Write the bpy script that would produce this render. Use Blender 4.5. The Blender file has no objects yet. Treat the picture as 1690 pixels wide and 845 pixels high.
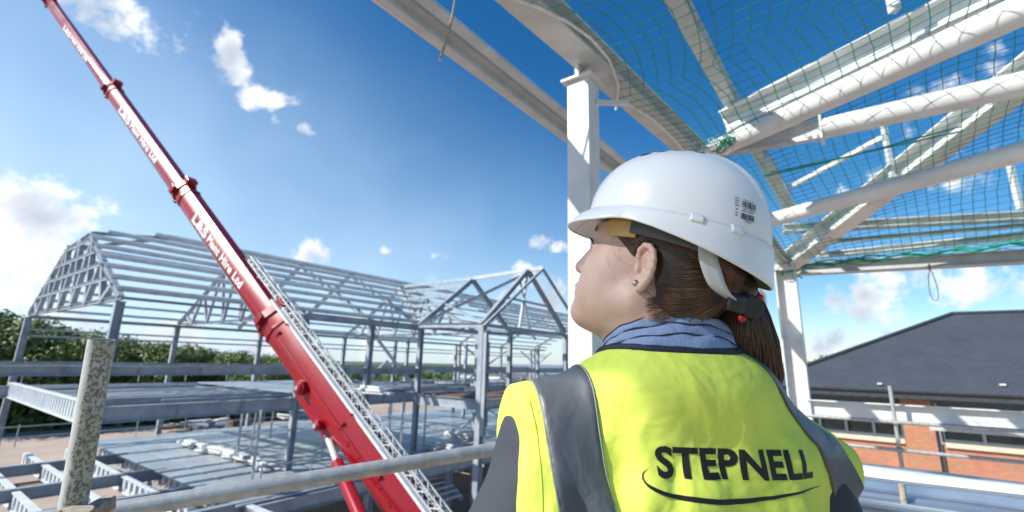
import bpy, bmesh, math, random
import numpy as np
from mathutils import Vector, Matrix
from mathutils.bvhtree import BVHTree
R_ = math.radians
scn = bpy.context.scene
col = bpy.context.scene.collection
random.seed(7); rng = np.random.default_rng(7)

# ------------------------------------------------------------------ camera
f_px, W_, H_ = 760.0, 1690.0, 845.0
pit, rol = R_(13), R_(1.4)
FW = np.array([0, math.cos(pit), math.sin(pit)])
_r0 = np.array([1.0, 0, 0]); _u0 = np.array([0, -math.sin(pit), math.cos(pit)])
RT = _r0*math.cos(rol)+_u0*math.sin(rol); UP = _u0*math.cos(rol)-_r0*math.sin(rol)
cam_d = bpy.data.cameras.new('camera'); cam = bpy.data.objects.new('camera', cam_d); col.objects.link(cam)
m3 = Matrix((tuple(RT), tuple(UP), tuple(-FW))).transposed()
cam.matrix_world = m3.to_4x4()
cam_d.sensor_width = 36; cam_d.lens = 36*f_px/W_; cam_d.clip_start = .02; cam_d.clip_end = 3000
cam_d.dof.use_dof = True; cam_d.dof.focus_distance = .66; cam_d.dof.aperture_fstop = 5.0
scn.camera = cam

# ------------------------------------------------------------------ light
SUN_AZ, SUN_EL = 250.0, 38.0        # azimuth clockwise from +Y
sd = bpy.data.lights.new('sun', 'SUN'); sun = bpy.data.objects.new('sun', sd); col.objects.link(sun)
sd.energy = 5.0; sd.angle = R_(.53); sd.color = (1, .955, .88)
_sv = Vector((math.sin(R_(SUN_AZ))*math.cos(R_(SUN_EL)), math.cos(R_(SUN_AZ))*math.cos(R_(SUN_EL)), math.sin(R_(SUN_EL))))
sun.rotation_euler = _sv.to_track_quat('Z', 'Y').to_euler()
sun.location = _sv*200
scn.view_settings.view_transform = 'Standard'; scn.view_settings.look = 'None'
scn.view_settings.exposure = 0.50; scn.view_settings.gamma = 1
scn.render.engine = 'CYCLES'
scn.cycles.use_denoising = True
scn.cycles.max_bounces = 6; scn.cycles.transparent_max_bounces = 8

# ------------------------------------------------------------------ pixel / world helpers (measuring only)
def ray(x, y): return FW*f_px+RT*(x-W_/2)-UP*(y-H_/2)
def atz(x, y, z): v = ray(x, y); return v*z/v[2]
def atd(x, y, d): v = ray(x, y); return v*d/(v@FW)
AZ = R_(36)
L = np.array([math.sin(AZ), math.cos(AZ), 0]); S = np.array([-math.cos(AZ), math.sin(AZ), 0]); Z = np.array([0, 0, 1.0])
def LS(l, s, z): return L*l+S*s+Z*z
def onL(x, y, l): v = ray(x, y); return v*l/(v@L)
def onS(x, y, s): v = ray(x, y); return v*s/(v@S)

# ------------------------------------------------------------------ world: sky + clouds by direction
w = bpy.data.worlds.new('World'); scn.world = w; w.use_nodes = True
nt = w.node_tree; N = nt.nodes; K = nt.links; N.clear()
def nd(t, **k):
    n = N.new(t)
    for a, b in k.items(): setattr(n, a, b)
    return n
wo = nd('ShaderNodeOutputWorld'); bg = nd('ShaderNodeBackground'); bg.inputs[1].default_value = .088
K.new(bg.outputs[0], wo.inputs[0])
sky = nd('ShaderNodeTexSky', sky_type='NISHITA'); sky.sun_disc = False
sky.sun_elevation = R_(SUN_EL); sky.sun_rotation = R_(SUN_AZ); sky.air_density = 1.0; sky.dust_density = .35; sky.ozone_density = 3.0
hs = nd('ShaderNodeHueSaturation'); hs.inputs['Saturation'].default_value = 1.36; hs.inputs['Value'].default_value = 1.22
K.new(sky.outputs[0], hs.inputs['Color'])
tc = nd('ShaderNodeTexCoord')
def vm(op, a, b=None):
    n = nd('ShaderNodeVectorMath', operation=op)
    for i, s_ in enumerate((a, b)):
        if s_ is None: continue
        if hasattr(s_, 'is_linked'): K.new(s_, n.inputs[i])
        else: n.inputs[i].default_value = s_
    return n.outputs['Value'] if op in ('DISTANCE', 'LENGTH', 'DOT_PRODUCT') else n.outputs[0]
def mt(op, a, b=None, c=None, clamp=False):
    n = nd('ShaderNodeMath', operation=op); n.use_clamp = clamp
    for i, s_ in enumerate((a, b, c)):
        if s_ is None: continue
        if hasattr(s_, 'is_linked'): K.new(s_, n.inputs[i])
        else: n.inputs[i].default_value = s_
    return n.outputs[0]
def mr(v, a, b, c, d, smooth=True):
    n = nd('ShaderNodeMapRange'); n.interpolation_type = 'SMOOTHSTEP' if smooth else 'LINEAR'
    K.new(v, n.inputs[0])
    for i, q in enumerate((a, b, c, d)): n.inputs[i+1].default_value = q
    return n.outputs[0]
D = vm('NORMALIZE', tc.outputs['Generated'])
nz = nd('ShaderNodeTexNoise'); nz.inputs['Scale'].default_value = 16; nz.inputs['Detail'].default_value = 10; nz.inputs['Roughness'].default_value = .60
K.new(D, nz.inputs['Vector'])
nz2 = nd('ShaderNodeTexNoise'); nz2.inputs['Scale'].default_value = 5; nz2.inputs['Detail'].default_value = 2; K.new(D, nz2.inputs['Vector'])
off = vm('SUBTRACT', nz2.outputs['Color'], (.5, .5, .5)); sc_ = nd('ShaderNodeVectorMath', operation='SCALE'); K.new(off, sc_.inputs[0]); sc_.inputs['Scale'].default_value = .16
Dw = vm('ADD', D, sc_.outputs[0])
# cumulus clusters: (pixel x, pixel y, angular radius, strength)
blobs = [(378, 68, .05, 1), (395, 100, .05, 1), (425, 140, .055, 1), (470, 165, .05, 1), (505, 170, .035, .9), (465, 208, .03, .9), (522, 235, .026, .8),
 (200, 10, .07, .85), (250, 30, .05, .75), (228, 62, .035, .6), (165, -30, .09, 1),
 (20, 330, .09, 1), (75, 355, .085, 1), (130, 375, .07, 1), (-40, 310, .09, 1), (40, 440, .10, .85), (-20, 470, .12, 1), (120, 470, .09, .65), (30, 500, .08, .8),
 (885, 392, .045, 1), (915, 400, .035, .9), (873, 353, .02, .8), (735, 432, .035, .9), (785, 434, .022, .7), (645, 415, .018, .7),
 (500, 425, .05, 1), (540, 445, .05, 1), (470, 440, .03, .9), (880, 470, .07, .9), (915, 500, .08, .9), (840, 500, .06, .7), (720, 500, .05, .6),
 (1480, 470, .055, 1), (1530, 465, .05, .9), (1420, 482, .055, 1), (1370, 488, .055, 1), (1345, 520, .04, .7), (1400, 525, .05, .8), (1450, 560, .05, .7), (1340, 560, .06, .9), (1390, 575, .05, .8),
 (1620, 500, .07, 1), (1570, 520, .06, .9), (1680, 490, .07, .9), (1500, 530, .06, .6), (1330, 590, .05, .8), (1440, 600, .06, .7),
 (1640, 250, .08, .6), (1560, 180, .06, .5), (1500, 260, .08, .55), (1420, 290, .06, .5), (1660, 60, .05, .5), (1330, 260, .05, .5), (1560, 330, .04, .55), (1700, 150, .08, .5),
 (300, 560, .10, .75), (420, 560, .09, .7), (150, 530, .1, .8), (600, 575, .09, .7), (760, 580, .08, .7), (0, 560, .1, .8)]
acc = None
for (px, py, rr, st) in blobs:
    v = ray(px, py); v = v/np.linalg.norm(v)
    d_ = vm('DISTANCE', Dw, tuple(v))
    m_ = mr(d_, 0, rr*1.22, st, 0, True)
    acc = m_ if acc is None else mt('MAXIMUM', acc, m_)
dens = mt('ADD', mt('MULTIPLY', acc, 1.0), mt('MULTIPLY', mt('SUBTRACT', nz.outputs['Fac'], .5), 3.0))
gate = mr(acc, 0, .35, 0, 1)
cl = mt('MULTIPLY', mr(dens, .38, 1.0, 0, 1), gate)
# second, higher sample: the underside of a cloud is greyer
nz3 = nd('ShaderNodeTexNoise'); nz3.inputs['Scale'].default_value = 9; nz3.inputs['Detail'].default_value = 5
K.new(vm('ADD', D, (-.01, 0, .035)), nz3.inputs['Vector'])
shade = mr(mt('ADD', nz3.outputs['Fac'], mt('MULTIPLY', acc, .25)), .5, .95, 1, .62)
ccol = nd('ShaderNodeMix', data_type='RGBA'); ccol.inputs[6].default_value = (4.6, 5.3, 6.4, 1); ccol.inputs[7].default_value = (9.6, 9.7, 9.8, 1)
K.new(mr(shade, .62, 1, 0, 1, False), ccol.inputs[0])
# thin pale veil near the horizon
sep = nd('ShaderNodeSeparateXYZ'); K.new(D, sep.inputs[0])
veil = mt('MULTIPLY', mr(mt('ADD', sep.outputs[2], mt('MULTIPLY', sep.outputs[0], .45)), -.30, .62, .78, 0), mr(nz2.outputs['Fac'], .2, .8, .8, 1.1))
veilc = nd('ShaderNodeMix', data_type='RGBA'); K.new(veil, veilc.inputs[0]); K.new(hs.outputs[0], veilc.inputs[6]); veilc.inputs[7].default_value = (6.0, 8.0, 9.8, 1)
mx = nd('ShaderNodeMix', data_type='RGBA'); K.new(cl, mx.inputs[0]); K.new(veilc.outputs[2], mx.inputs[6]); K.new(ccol.outputs[2], mx.inputs[7])
K.new(mx.outputs[2], bg.inputs[0])

# ------------------------------------------------------------------ materials
MATS = {}
def mat(name, c1, c2=None, rough=.5, metal=0, scale=6, bump=0, bscale=60, detail=6, lo=.35, hi=.65, spec=None, sss=0, stretch=None, rvar=.12):
    m = bpy.data.materials.new(name); m.use_nodes = True; t = m.node_tree; n = t.nodes; k = t.links
    b = n['Principled BSDF']; b.inputs['Roughness'].default_value = rough; b.inputs['Metallic'].default_value = metal
    tcx = n.new('ShaderNodeTexCoord'); src = tcx.outputs['Object']
    if stretch:
        mp = n.new('ShaderNodeMapping'); mp.inputs['Scale'].default_value = stretch; k.new(src, mp.inputs[0]); src = mp.outputs[0]
    no = n.new('ShaderNodeTexNoise'); no.inputs['Scale'].default_value = scale; no.inputs['Detail'].default_value = detail; no.inputs['Roughness'].default_value = .6; k.new(src, no.inputs['Vector'])
    cr = n.new('ShaderNodeValToRGB'); cr.color_ramp.elements[0].position = lo; cr.color_ramp.elements[1].position = hi
    cr.color_ramp.elements[0].color = (*c1, 1); cr.color_ramp.elements[1].color = (*(c2 or tuple(x*.85 for x in c1)), 1)
    k.new(no.outputs['Fac'], cr.inputs[0]); k.new(cr.outputs[0], b.inputs['Base Color'])
    if rvar:
        mrn = n.new('ShaderNodeMapRange'); mrn.inputs[3].default_value = max(0, rough-rvar); mrn.inputs[4].default_value = min(1, rough+rvar)
        k.new(no.outputs['Fac'], mrn.inputs[0]); k.new(mrn.outputs[0], b.inputs['Roughness'])
    if bump:
        n2 = n.new('ShaderNodeTexNoise'); n2.inputs['Scale'].default_value = bscale; n2.inputs['Detail'].default_value = 5; k.new(src, n2.inputs['Vector'])
        bp = n.new('ShaderNodeBump'); bp.inputs['Strength'].default_value = bump; bp.inputs['Distance'].default_value = .01
        k.new(n2.outputs['Fac'], bp.inputs['Height']); k.new(bp.outputs[0], b.inputs['Normal'])
    if spec is not None: b.inputs['Specular IOR Level'].default_value = spec
    if sss:
        b.inputs['Subsurface Weight'].default_value = sss; b.inputs['Subsurface Radius'].default_value = (1, .35, .2); b.inputs['Subsurface Scale'].default_value = .004
    MATS[name] = m; return m
M_steel = mat('grey_painted_steel', (.36, .40, .44), (.24, .28, .33), .45, .0, 1.5, .05)
M_galv = mat('galvanised_steel', (.55, .58, .60), (.38, .42, .46), .38, .55, 3)
M_purlin = mat('galvanised_purlin', (.70, .74, .77), (.55, .60, .64), .45, .15, 2)
M_white = mat('white_painted_steel', (.70, .71, .70), (.56, .57, .57), .38, 0, 3, .04, 40)
M_cream = mat('primed_steel', (.58, .60, .59), (.44, .46, .46), .45, 0, 4, .05, 40)
M_dark = mat('dark_steel', (.10, .11, .12), (.16, .17, .18), .5, .3)
M_red = mat('red_crane_paint', (.31, .004, .014), (.22, .003, .009), .27, 0, .8)
M_boomgrey = mat('grey_boom_paint', (.30, .32, .34), (.2, .22, .24), .4)
M_paintw = mat('white_lettering', (.76, .76, .77), (.66, .66, .67), .5)
M_deck = mat('floor_deck_metal', (.42, .47, .50), (.30, .35, .39), .4, .25, .35, .03)
M_ground = mat('ground_dirt', (.46, .36, .29), (.30, .25, .21), .95, 0, .08, .3, 2)
M_grass = mat('grass_field', (.06, .10, .03), (.09, .12, .04), .95, 0, .05)
M_leaf = [mat('leaf_%s' % q, a, b, .6, 0, .9, lo=.3, hi=.7) for q, a, b in (('dark', (.06, .10, .022), (.12, .17, .035)), ('mid', (.08, .125, .025), (.16, .21, .045)), ('light', (.09, .13, .025), (.19, .22, .06)))]
M_bark = mat('bark', (.07, .05, .035), (.12, .09, .07), .9)
M_rust = mat('brown_boards', (.16, .10, .07), (.09, .06, .045), .85, 0, 3)
M_black = mat('black_plastic', (.012, .012, .014), (.02, .02, .022), .35)
M_redpl = mat('red_plastic', (.5, .01, .01), None, .35)
M_net = mat('green_netting', (.008, .20, .13), (.02, .30, .20), .6, 0, 2)
M_netw = mat('pale_rope', (.80, .77, .68), (.62, .59, .50), .8, 0, 30)
M_rope = mat('dirty_rope', (.40, .34, .27), (.22, .19, .15), .9, 0, 60)
M_glass = mat('dark_glass', (.01, .012, .015), (.02, .022, .025), .05, 0, 1, rvar=.02)
M_frame = mat('window_frame_grey', (.09, .11, .13), (.07, .09, .10), .4)
M_sill = mat('stone_sill', (.62, .55, .42), (.52, .46, .35), .8)
M_fascia = mat('dark_fascia', (.035, .042, .05), (.05, .06, .07), .4)
M_wood = mat('scaffold_board', (.38, .29, .19), (.24, .18, .12), .8, 0, 4, .2, 40, stretch=(1, 8, 1))
def mat_tube():
    m = mat('weathered_scaffold_tube', (.50, .51, .50), (.33, .34, .33), .42, .45, 25, .08, 120)
    return m
M_tube = mat_tube()
def mat_sheet():
    m = bpy.data.materials.new('shade_sheet_cloth'); m.use_nodes = True; n = m.node_tree.nodes; k = m.node_tree.links; b = n['Principled BSDF']; b.inputs['Base Color'].default_value = (.55, .57, .55, 1); b.inputs['Roughness'].default_value = .8
    t = n.new('ShaderNodeBsdfTransparent'); x = n.new('ShaderNodeMixShader'); x.inputs[0].default_value = .42; k.new(t.outputs[0], x.inputs[1]); k.new(b.outputs[0], x.inputs[2]); k.new(x.outputs[0], n['Material Output'].inputs[0]); return m
M_sheet = mat_sheet()  # see-through cloth of the added shade sheet, lets part of the sun pass
def mat_lichen():
    m = mat('rusty_spotted_tube', (.52, .53, .50), (.40, .41, .39), .6, .1, 14, .15, 220)
    t = m.node_tree; n = t.nodes; k = t.links; b = n['Principled BSDF']
    tcx = n.new('ShaderNodeTexCoord')
    a = n.new('ShaderNodeTexNoise'); a.inputs['Scale'].default_value = 100; a.inputs['Detail'].default_value = 4; a.inputs['Roughness'].default_value = .65; mpp = n.new('ShaderNodeMapping'); mpp.inputs['Scale'].default_value = (1, 1, .55); k.new(tcx.outputs['Object'], mpp.inputs[0]); k.new(mpp.outputs[0], a.inputs['Vector'])
    dt = n.new('ShaderNodeVectorMath'); dt.operation = 'DOT_PRODUCT'; k.new(tcx.outputs['Object'], dt.inputs[0]); dt.inputs[1].default_value = tuple(LICH_D)
    r = n.new('ShaderNodeMapRange'); r.inputs[1].default_value = -.40; r.inputs[2].default_value = .20; r.inputs[3].default_value = -.3; r.inputs[4].default_value = .03; k.new(dt.outputs['Value'], r.inputs[0])
    ad = n.new('ShaderNodeMath'); ad.operation = 'ADD'; k.new(a.outputs['Fac'], ad.inputs[0]); k.new(r.outputs[0], ad.inputs[1])
    cr = n.new('ShaderNodeValToRGB'); e = cr.color_ramp.elements; e[0].position = .45; e[1].position = .50; e[0].color = (0, 0, 0, 1); e[1].color = (1, 1, 1, 1); k.new(ad.outputs[0], cr.inputs[0])
    old = b.inputs['Base Color'].links[0].from_socket
    b2 = n.new('ShaderNodeTexNoise'); b2.inputs['Scale'].default_value = 170; b2.inputs['Detail'].default_value = 3; k.new(tcx.outputs['Object'], b2.inputs['Vector'])
    c2 = n.new('ShaderNodeValToRGB'); e = c2.color_ramp.elements; e[0].position = .46; e[1].position = .54; e[0].color = (.17, .165, .12, 1); e[1].color = (.43, .41, .29, 1); k.new(b2.outputs['Fac'], c2.inputs[0])
    mi = n.new('ShaderNodeMix'); mi.data_type = 'RGBA'; k.new(cr.outputs[0], mi.inputs[0]); k.new(old, mi.inputs[6]); k.new(c2.outputs[0], mi.inputs[7]); k.new(mi.outputs[2], b.inputs['Base Color'])
    return m
_pt, _pb = atd(168, 561, 1.03), atd(118, 850, .99); _ax = (_pb-_pt)/np.linalg.norm(_pb-_pt); LICH_D = (RT-_ax*(RT@_ax))/.0243
M_lich = mat_lichen()
def mat_brick():
    m = bpy.data.materials.new('red_brick'); m.use_nodes = True; t = m.node_tree; n = t.nodes; k = t.links; b = n['Principled BSDF']; b.inputs['Roughness'].default_value = .85
    uv = n.new('ShaderNodeUVMap'); br = n.new('ShaderNodeTexBrick'); k.new(uv.outputs[0], br.inputs['Vector'])
    br.inputs['Color1'].default_value = (.56, .24, .13, 1); br.inputs['Color2'].default_value = (.46, .18, .10, 1); br.inputs['Mortar'].default_value = (.42, .27, .2, 1)
    br.inputs['Scale'].default_value = 1; br.inputs['Brick Width'].default_value = .225; br.inputs['Row Height'].default_value = .075; br.inputs['Mortar Size'].default_value = .008
    no = n.new('ShaderNodeTexNoise'); no.inputs['Scale'].default_value = .7; k.new(uv.outputs[0], no.inputs['Vector'])
    mi = n.new('ShaderNodeMix'); mi.data_type = 'RGBA'; mi.blend_type = 'MULTIPLY'; mi.inputs[0].default_value = .35
    k.new(br.outputs[0], mi.inputs[6]); k.new(no.outputs['Color'], mi.inputs[7]); k.new(mi.outputs[2], b.inputs['Base Color'])
    return m
M_brick = mat_brick()
def mat_slate():
    m = bpy.data.materials.new('grey_roof_tiles'); m.use_nodes = True; t = m.node_tree; n = t.nodes; k = t.links; b = n['Principled BSDF']; b.inputs['Roughness'].default_value = .55
    uv = n.new('ShaderNodeUVMap'); br = n.new('ShaderNodeTexBrick'); k.new(uv.outputs[0], br.inputs['Vector'])
    br.inputs['Color1'].default_value = (.056, .064, .078, 1); br.inputs['Color2'].default_value = (.064, .073, .088, 1); br.inputs['Mortar'].default_value = (.044, .051, .063, 1)
    br.inputs['Scale'].default_value = 1; br.inputs['Brick Width'].default_value = .33; br.inputs['Row Height'].default_value = .25; br.inputs['Mortar Size'].default_value = .018
    no = n.new('ShaderNodeTexNoise'); no.inputs['Scale'].default_value = .6; no.inputs['Detail'].default_value = 5; k.new(uv.outputs[0], no.inputs['Vector'])
    mi = n.new('ShaderNodeMix'); mi.data_type = 'RGBA'; mi.blend_type = 'OVERLAY'; mi.inputs[0].default_value = .25
    k.new(br.outputs[0], mi.inputs[6]); k.new(no.outputs['Fac'], mi.inputs[7]); k.new(mi.outputs[2], b.inputs['Base Color'])
    return m
M_slate = mat_slate()

# ------------------------------------------------------------------ mesh builder
def nrm(v): v = np.asarray(v, float); return v/(np.linalg.norm(v)+1e-12)
class MB:
    def __init__(s): s.v = []; s.f = []; s.uv = {}
    def poly(s, pts, uvs=None):
        b = len(s.v); s.v += [tuple(map(float, p)) for p in pts]; s.f.append(tuple(range(b, b+len(pts))))
        if uvs: s.uv[len(s.f)-1] = uvs
        return s
    def raw(s, V, F):
        b = len(s.v); s.v += [tuple(map(float, p)) for p in V]; s.f += [tuple(i+b for i in q) for q in F]; return s
    def hexa(s, P):   # 8 corners: bottom 4 ccw, top 4
        return s.raw(P, [(0, 3, 2, 1), (4, 5, 6, 7), (0, 1, 5, 4), (1, 2, 6, 5), (2, 3, 7, 6), (3, 0, 4, 7)])
    def box(s, o, a, b, c):  # corner o plus three edge vectors
        o, a, b, c = [np.asarray(q, float) for q in (o, a, b, c)]
        return s.hexa([o, o+a, o+a+b, o+b, o+c, o+a+c, o+a+b+c, o+b+c])
    def cbox(s, ctr, ax, sx, ay, sy, az, sz):
        ax, ay, az = nrm(ax), nrm(ay), nrm(az); o = np.asarray(ctr, float)-ax*sx/2-ay*sy/2-az*sz/2
        return s.box(o, ax*sx, ay*sy, az*sz)
    def prof(s, p0, p1, poly, up=(0, 0, 1), ends=True):  # closed 2-D outline (side, up) swept from p0 to p1
        p0, p1 = np.asarray(p0, float), np.asarray(p1, float); d = nrm(p1-p0); sd_ = np.cross(d, up)
        if np.linalg.norm(sd_) < 1e-4: sd_ = np.cross(d, (1, 0, 0))
        sd_ = nrm(sd_); u = np.cross(sd_, d); n = len(poly)
        V = [p+sd_*a+u*b for p in (p0, p1) for a, b in poly]
        F = [(i, (i+1) % n, n+(i+1) % n, n+i) for i in range(n)]
        if ends: F += [tuple(range(n))[::-1], tuple(range(n, 2*n))]
        return s.raw(V, F)
    def ib(s, p0, p1, h=.3, b=.2, tw=.012, tf=.018, up=(0, 0, 1)):   # I beam, p0-p1 is the centre line
        H, B, w_ = h/2, b/2, tw/2
        return s.prof(p0, p1, [(-B, -H), (B, -H), (B, -H+tf), (w_, -H+tf), (w_, H-tf), (B, H-tf), (B, H), (-B, H), (-B, H-tf), (-w_, H-tf), (-w_, -H+tf), (-B, -H+tf)], up)
    def rect(s, p0, p1, b, h, up=(0, 0, 1)): B, H = b/2, h/2; return s.prof(p0, p1, [(-B, -H), (B, -H), (B, H), (-B, H)], up)
    def zp(s, p0, p1, h=.22, b=.07, t=.006, up=(0, 0, 1), flip=1):   # Z purlin
        H = h/2; f = flip
        P = [(-b*f, H), (-b*f, H-.02), (-(b-t)*f, H-.02), (-(b-t)*f, H-t), (-t/2*f, H-t), (-t/2*f, -H), (b*f, -H), (b*f, -H+.02), ((b-t)*f, -H+.02), ((b-t)*f, -H+t), (t/2*f, -H+t), (t/2*f, H)]
        if flip < 0: P = P[::-1]
        return s.prof(p0, p1, P, up)
    def tube(s, pts, r, n=8, cap=True):
        pts = [np.asarray(p, float) for p in pts]; m = len(pts); rr = r if hasattr(r, '__len__') else [r]*m
        t0 = nrm(pts[1]-pts[0]); a = np.cross(t0, (0, 0, 1))
        if np.linalg.norm(a) < 1e-3: a = np.cross(t0, (1, 0, 0))
        a = nrm(a); V = []
        for i, p in enumerate(pts):
            t = nrm(pts[min(i+1, m-1)]-pts[max(i-1, 0)]); a = nrm(a-t*(a@t)); b = np.cross(t, a)
            for j in range(n):
                q = 2*math.pi*j/n; V.append(p+(a*math.cos(q)+b*math.sin(q))*rr[i])
        F = [(i*n+j, i*n+(j+1) % n, (i+1)*n+(j+1) % n, (i+1)*n+j) for i in range(m-1) for j in range(n)]
        if cap: F += [tuple(range(n))[::-1], tuple(range((m-1)*n, m*n))]
        return s.raw(V, F)
    def ball(s, c, r, nu=10, nv=7, sc=(1, 1, 1)):
        V = []; F = []
        for i in range(nv+1):
            for j in range(nu):
                a = math.pi*i/nv; b = 2*math.pi*j/nu
                V.append((c[0]+r*sc[0]*math.sin(a)*math.cos(b), c[1]+r*sc[1]*math.sin(a)*math.sin(b), c[2]+r*sc[2]*math.cos(a)))
        for i in range(nv):
            for j in range(nu): F.append((i*nu+j, (i+1)*nu+j, (i+1)*nu+(j+1) % nu, i*nu+(j+1) % nu))
        return s.raw(V, F)
    def grid(s, G, closed=False):  # G[i][j] points
        n = len(G); m = len(G[0]); V = [p for r in G for p in r]
        F = [(i*m+j, i*m+(j+1) % m, (i+1)*m+(j+1) % m, (i+1)*m+j) for i in range(n-1) for j in range(m if closed else m-1)]
        return s.raw(V, F)
    def build(s, name, m, parent=None, smooth=False, bevel=0):
        me = bpy.data.meshes.new(name); off = np.zeros(3)
        q = parent
        while q is not None: off = off+np.array(q.location); q = q.parent
        V = (np.array(s.v)-off) if len(s.v) else np.zeros((0, 3))
        me.from_pydata(V.tolist(), [], s.f)
        if s.uv:
            ul = me.uv_layers.new(name='UVMap')
            for fi, uvs in s.uv.items():
                for li, u in zip(me.polygons[fi].loop_indices, uvs): ul.data[li].uv = u
        me.materials.append(m); o = bpy.data.objects.new(name, me); col.objects.link(o)
        if parent: o.parent = parent
        me.validate()
        if smooth: me.polygons.foreach_set('use_smooth', [True]*len(me.polygons))
        if smooth == 'auto':
            me.polygons.foreach_set('use_smooth', [True]*len(me.polygons)); me.set_sharp_from_angle(angle=R_(38))
        if bevel:
            bv = o.modifiers.new('bevel', 'BEVEL'); bv.width = bevel; bv.segments = 2; bv.limit_method = 'ANGLE'
        return o
def tag(o, label=None, cat=None, group=None, kind=None):
    if label: o['label'] = label
    if cat: o['category'] = cat
    if group: o['group'] = group
    if kind: o['kind'] = kind
    return o
def empty(name, loc, label, cat, group=None):
    o = bpy.data.objects.new(name, None); col.objects.link(o); o.location = tuple(map(float, loc)); o.empty_display_size = .3
    return tag(o, label, cat, group)
def copy_tree(o, parent=None):
    c = o.copy(); col.objects.link(c); c.parent = parent
    for ch in o.children: copy_tree(ch, c)
    return c
# ================================================================== SETTING
GZ = -9.0
g = MB(); g.poly([(-900, -500, GZ-.02), (900, -500, GZ-.02), (900, 1500, GZ-.02), (-900, 1500, GZ-.02)])
tag(g.build('ground', M_grass), kind='structure')
g = MB(); pts = []
for i in range(40):
    a = 2*math.pi*i/40; rr = 1+.06*math.sin(3*a+1)+.04*math.sin(7*a)
    pts.append(LS(42+88*rr*math.cos(a), 20+66*rr*math.sin(a), GZ+.004))
g.poly(pts); tag(g.build('site_yard', M_ground), kind='structure')

# ---- trees
def crown_mesh(seed, h, rad, n, mt_, leaf=.42, squash=1.0):
    r = random.Random(seed); mb = MB(); cl = []
    for i in range(15):
        a = r.uniform(0, 6.283); q = r.uniform(.1, .72)*rad; z = h*r.uniform(.34, .93)
        q *= (1.15-abs(z/h-.55)*1.3); cl.append((q*math.cos(a), q*math.sin(a), z, rad*r.uniform(.26, .48)))
    cl.append((0, 0, h*.6, rad*.55))
    for i in range(n):
        c = cl[r.randrange(len(cl))]; u = Vector((r.gauss(0, 1), r.gauss(0, 1), r.gauss(0, 1))).normalized(); q = c[3]*r.uniform(.55, 1.08)
        p = Vector(c[:3])+Vector((u.x*q, u.y*q, u.z*q*.8*squash)); nn = (u+Vector((r.uniform(-.8, .8), r.uniform(-.8, .8), r.uniform(-.4, .9)))).normalized()
        t = nn.orthogonal().normalized(); b = nn.cross(t); s_ = leaf*r.uniform(.5, 1.2); ang = r.uniform(0, 3); t2 = t*math.cos(ang)+b*math.sin(ang); b2 = nn.cross(t2)
        mb.poly([p-t2*s_*.5, p-b2*s_*.3, p+t2*s_*.5, p+b2*s_*.3])
    return mb
def trunk_mb(h, r0, seed):
    r = random.Random(seed); mb = MB(); mb.tube([(0, 0, 0), (.1, .05, h*.3), (0, .1, h*.6), (.1, 0, h*.85)], [r0, r0*.75, r0*.45, r0*.12], 7)
    for i in range(6):
        a = r.uniform(0, 6.28); z = h*r.uniform(.25, .6); l = h*.3
        mb.tube([(0, 0, z), (math.cos(a)*l*.5, math.sin(a)*l*.5, z+l*.4), (math.cos(a)*l, math.sin(a)*l, z+l*.8)], [r0*.4, r0*.25, r0*.06], 5)
    return mb
tree_protos = []
for k in range(5):
    ro = empty('broadleaf_tree', (0, 0, 0), 'x', 'tree')
    h = [12, 11, 12.5, 10, 11.5][k]; rad = [4.6, 4.2, 5, 3.8, 4.6][k]
    crown_mesh(10+k, h, rad, 3600, 0).build('crown', M_leaf[k % 3], ro); trunk_mb(h, .28, k).build('trunk', M_bark, ro)
    tree_protos.append(ro)
used = set()
def place_tree(px, dist, topel, k, label, group, wide=1.0):
    """stand a tree dist metres off at the bearing of image column px with its top at elevation topel"""
    v = ray(px, 600); v = v/math.hypot(v[0], v[1]); p = v*dist
    top = dist*math.tan(R_(topel)); hh = top-GZ; pr = tree_protos[k % 5]; h0 = [12, 11, 12.5, 10, 11.5][k % 5]
    o = pr if (k % 5) not in used else copy_tree(pr); used.add(k % 5)
    o.location = (p[0], p[1], GZ); s_ = hh/h0; o.scale = (s_*wide, s_*wide, s_); o.rotation_euler.z = random.uniform(0, 6.28)
    tag(o, label, 'tree', group)
lt = [('dark', 'bushy dark green'), ('mid', 'mid green rounded'), ('light', 'yellow-green leafy')]
def el_at(px):
    xs = [-200, 0, 20, 60, 110, 160, 230, 300, 360, 420, 470, 560, 620, 700, 800, 900, 1000]; ys = [3.0, 2.8, 2.6, 2.1, 2.0, 1.4, .9, 1.0, .5, .1, -.2, -.4, -.5, -.6, -.4, -.5, -.5]
    return float(np.interp(px, xs, ys))
rt = random.Random(3); k = 0
for px in range(-110, 470, 17):       # front row of the belt behind the site
    j = px+rt.uniform(-6, 6)
    place_tree(j, 84+rt.uniform(-5, 6), el_at(j)-rt.uniform(0, .7), k+rt.randrange(2), 'leafy green tree in the front row of the tree belt behind the steel frame', 'trees in the front of the belt', 1.25); k += 1
for px in range(-150, 500, 21):
    j = px+rt.uniform(-6, 6)
    place_tree(j, 98+rt.uniform(-4, 8), el_at(j)+rt.uniform(-.1, .35), k, 'tree crown rising behind the front row of the tree belt', 'trees in the back of the belt', 1.35); k += 1
for px in list(range(475, 960, 17)):
    j = px+rt.uniform(-8, 8)
    place_tree(j, 150+rt.uniform(-10, 60), el_at(j)-rt.uniform(.1, 1.0), k, 'distant green tree beyond the far end of the steel frame', 'distant trees beyond the frame', 1.6); k += 1
for px in (1285, 1312, 1334, 1352, 1372):
    place_tree(px, 75+rt.uniform(-4, 6), .75+rt.uniform(-.3, .5), k, 'green tree showing behind the left end of the slate roof', 'trees beside the slate roof', 1.0); k += 1
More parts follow.
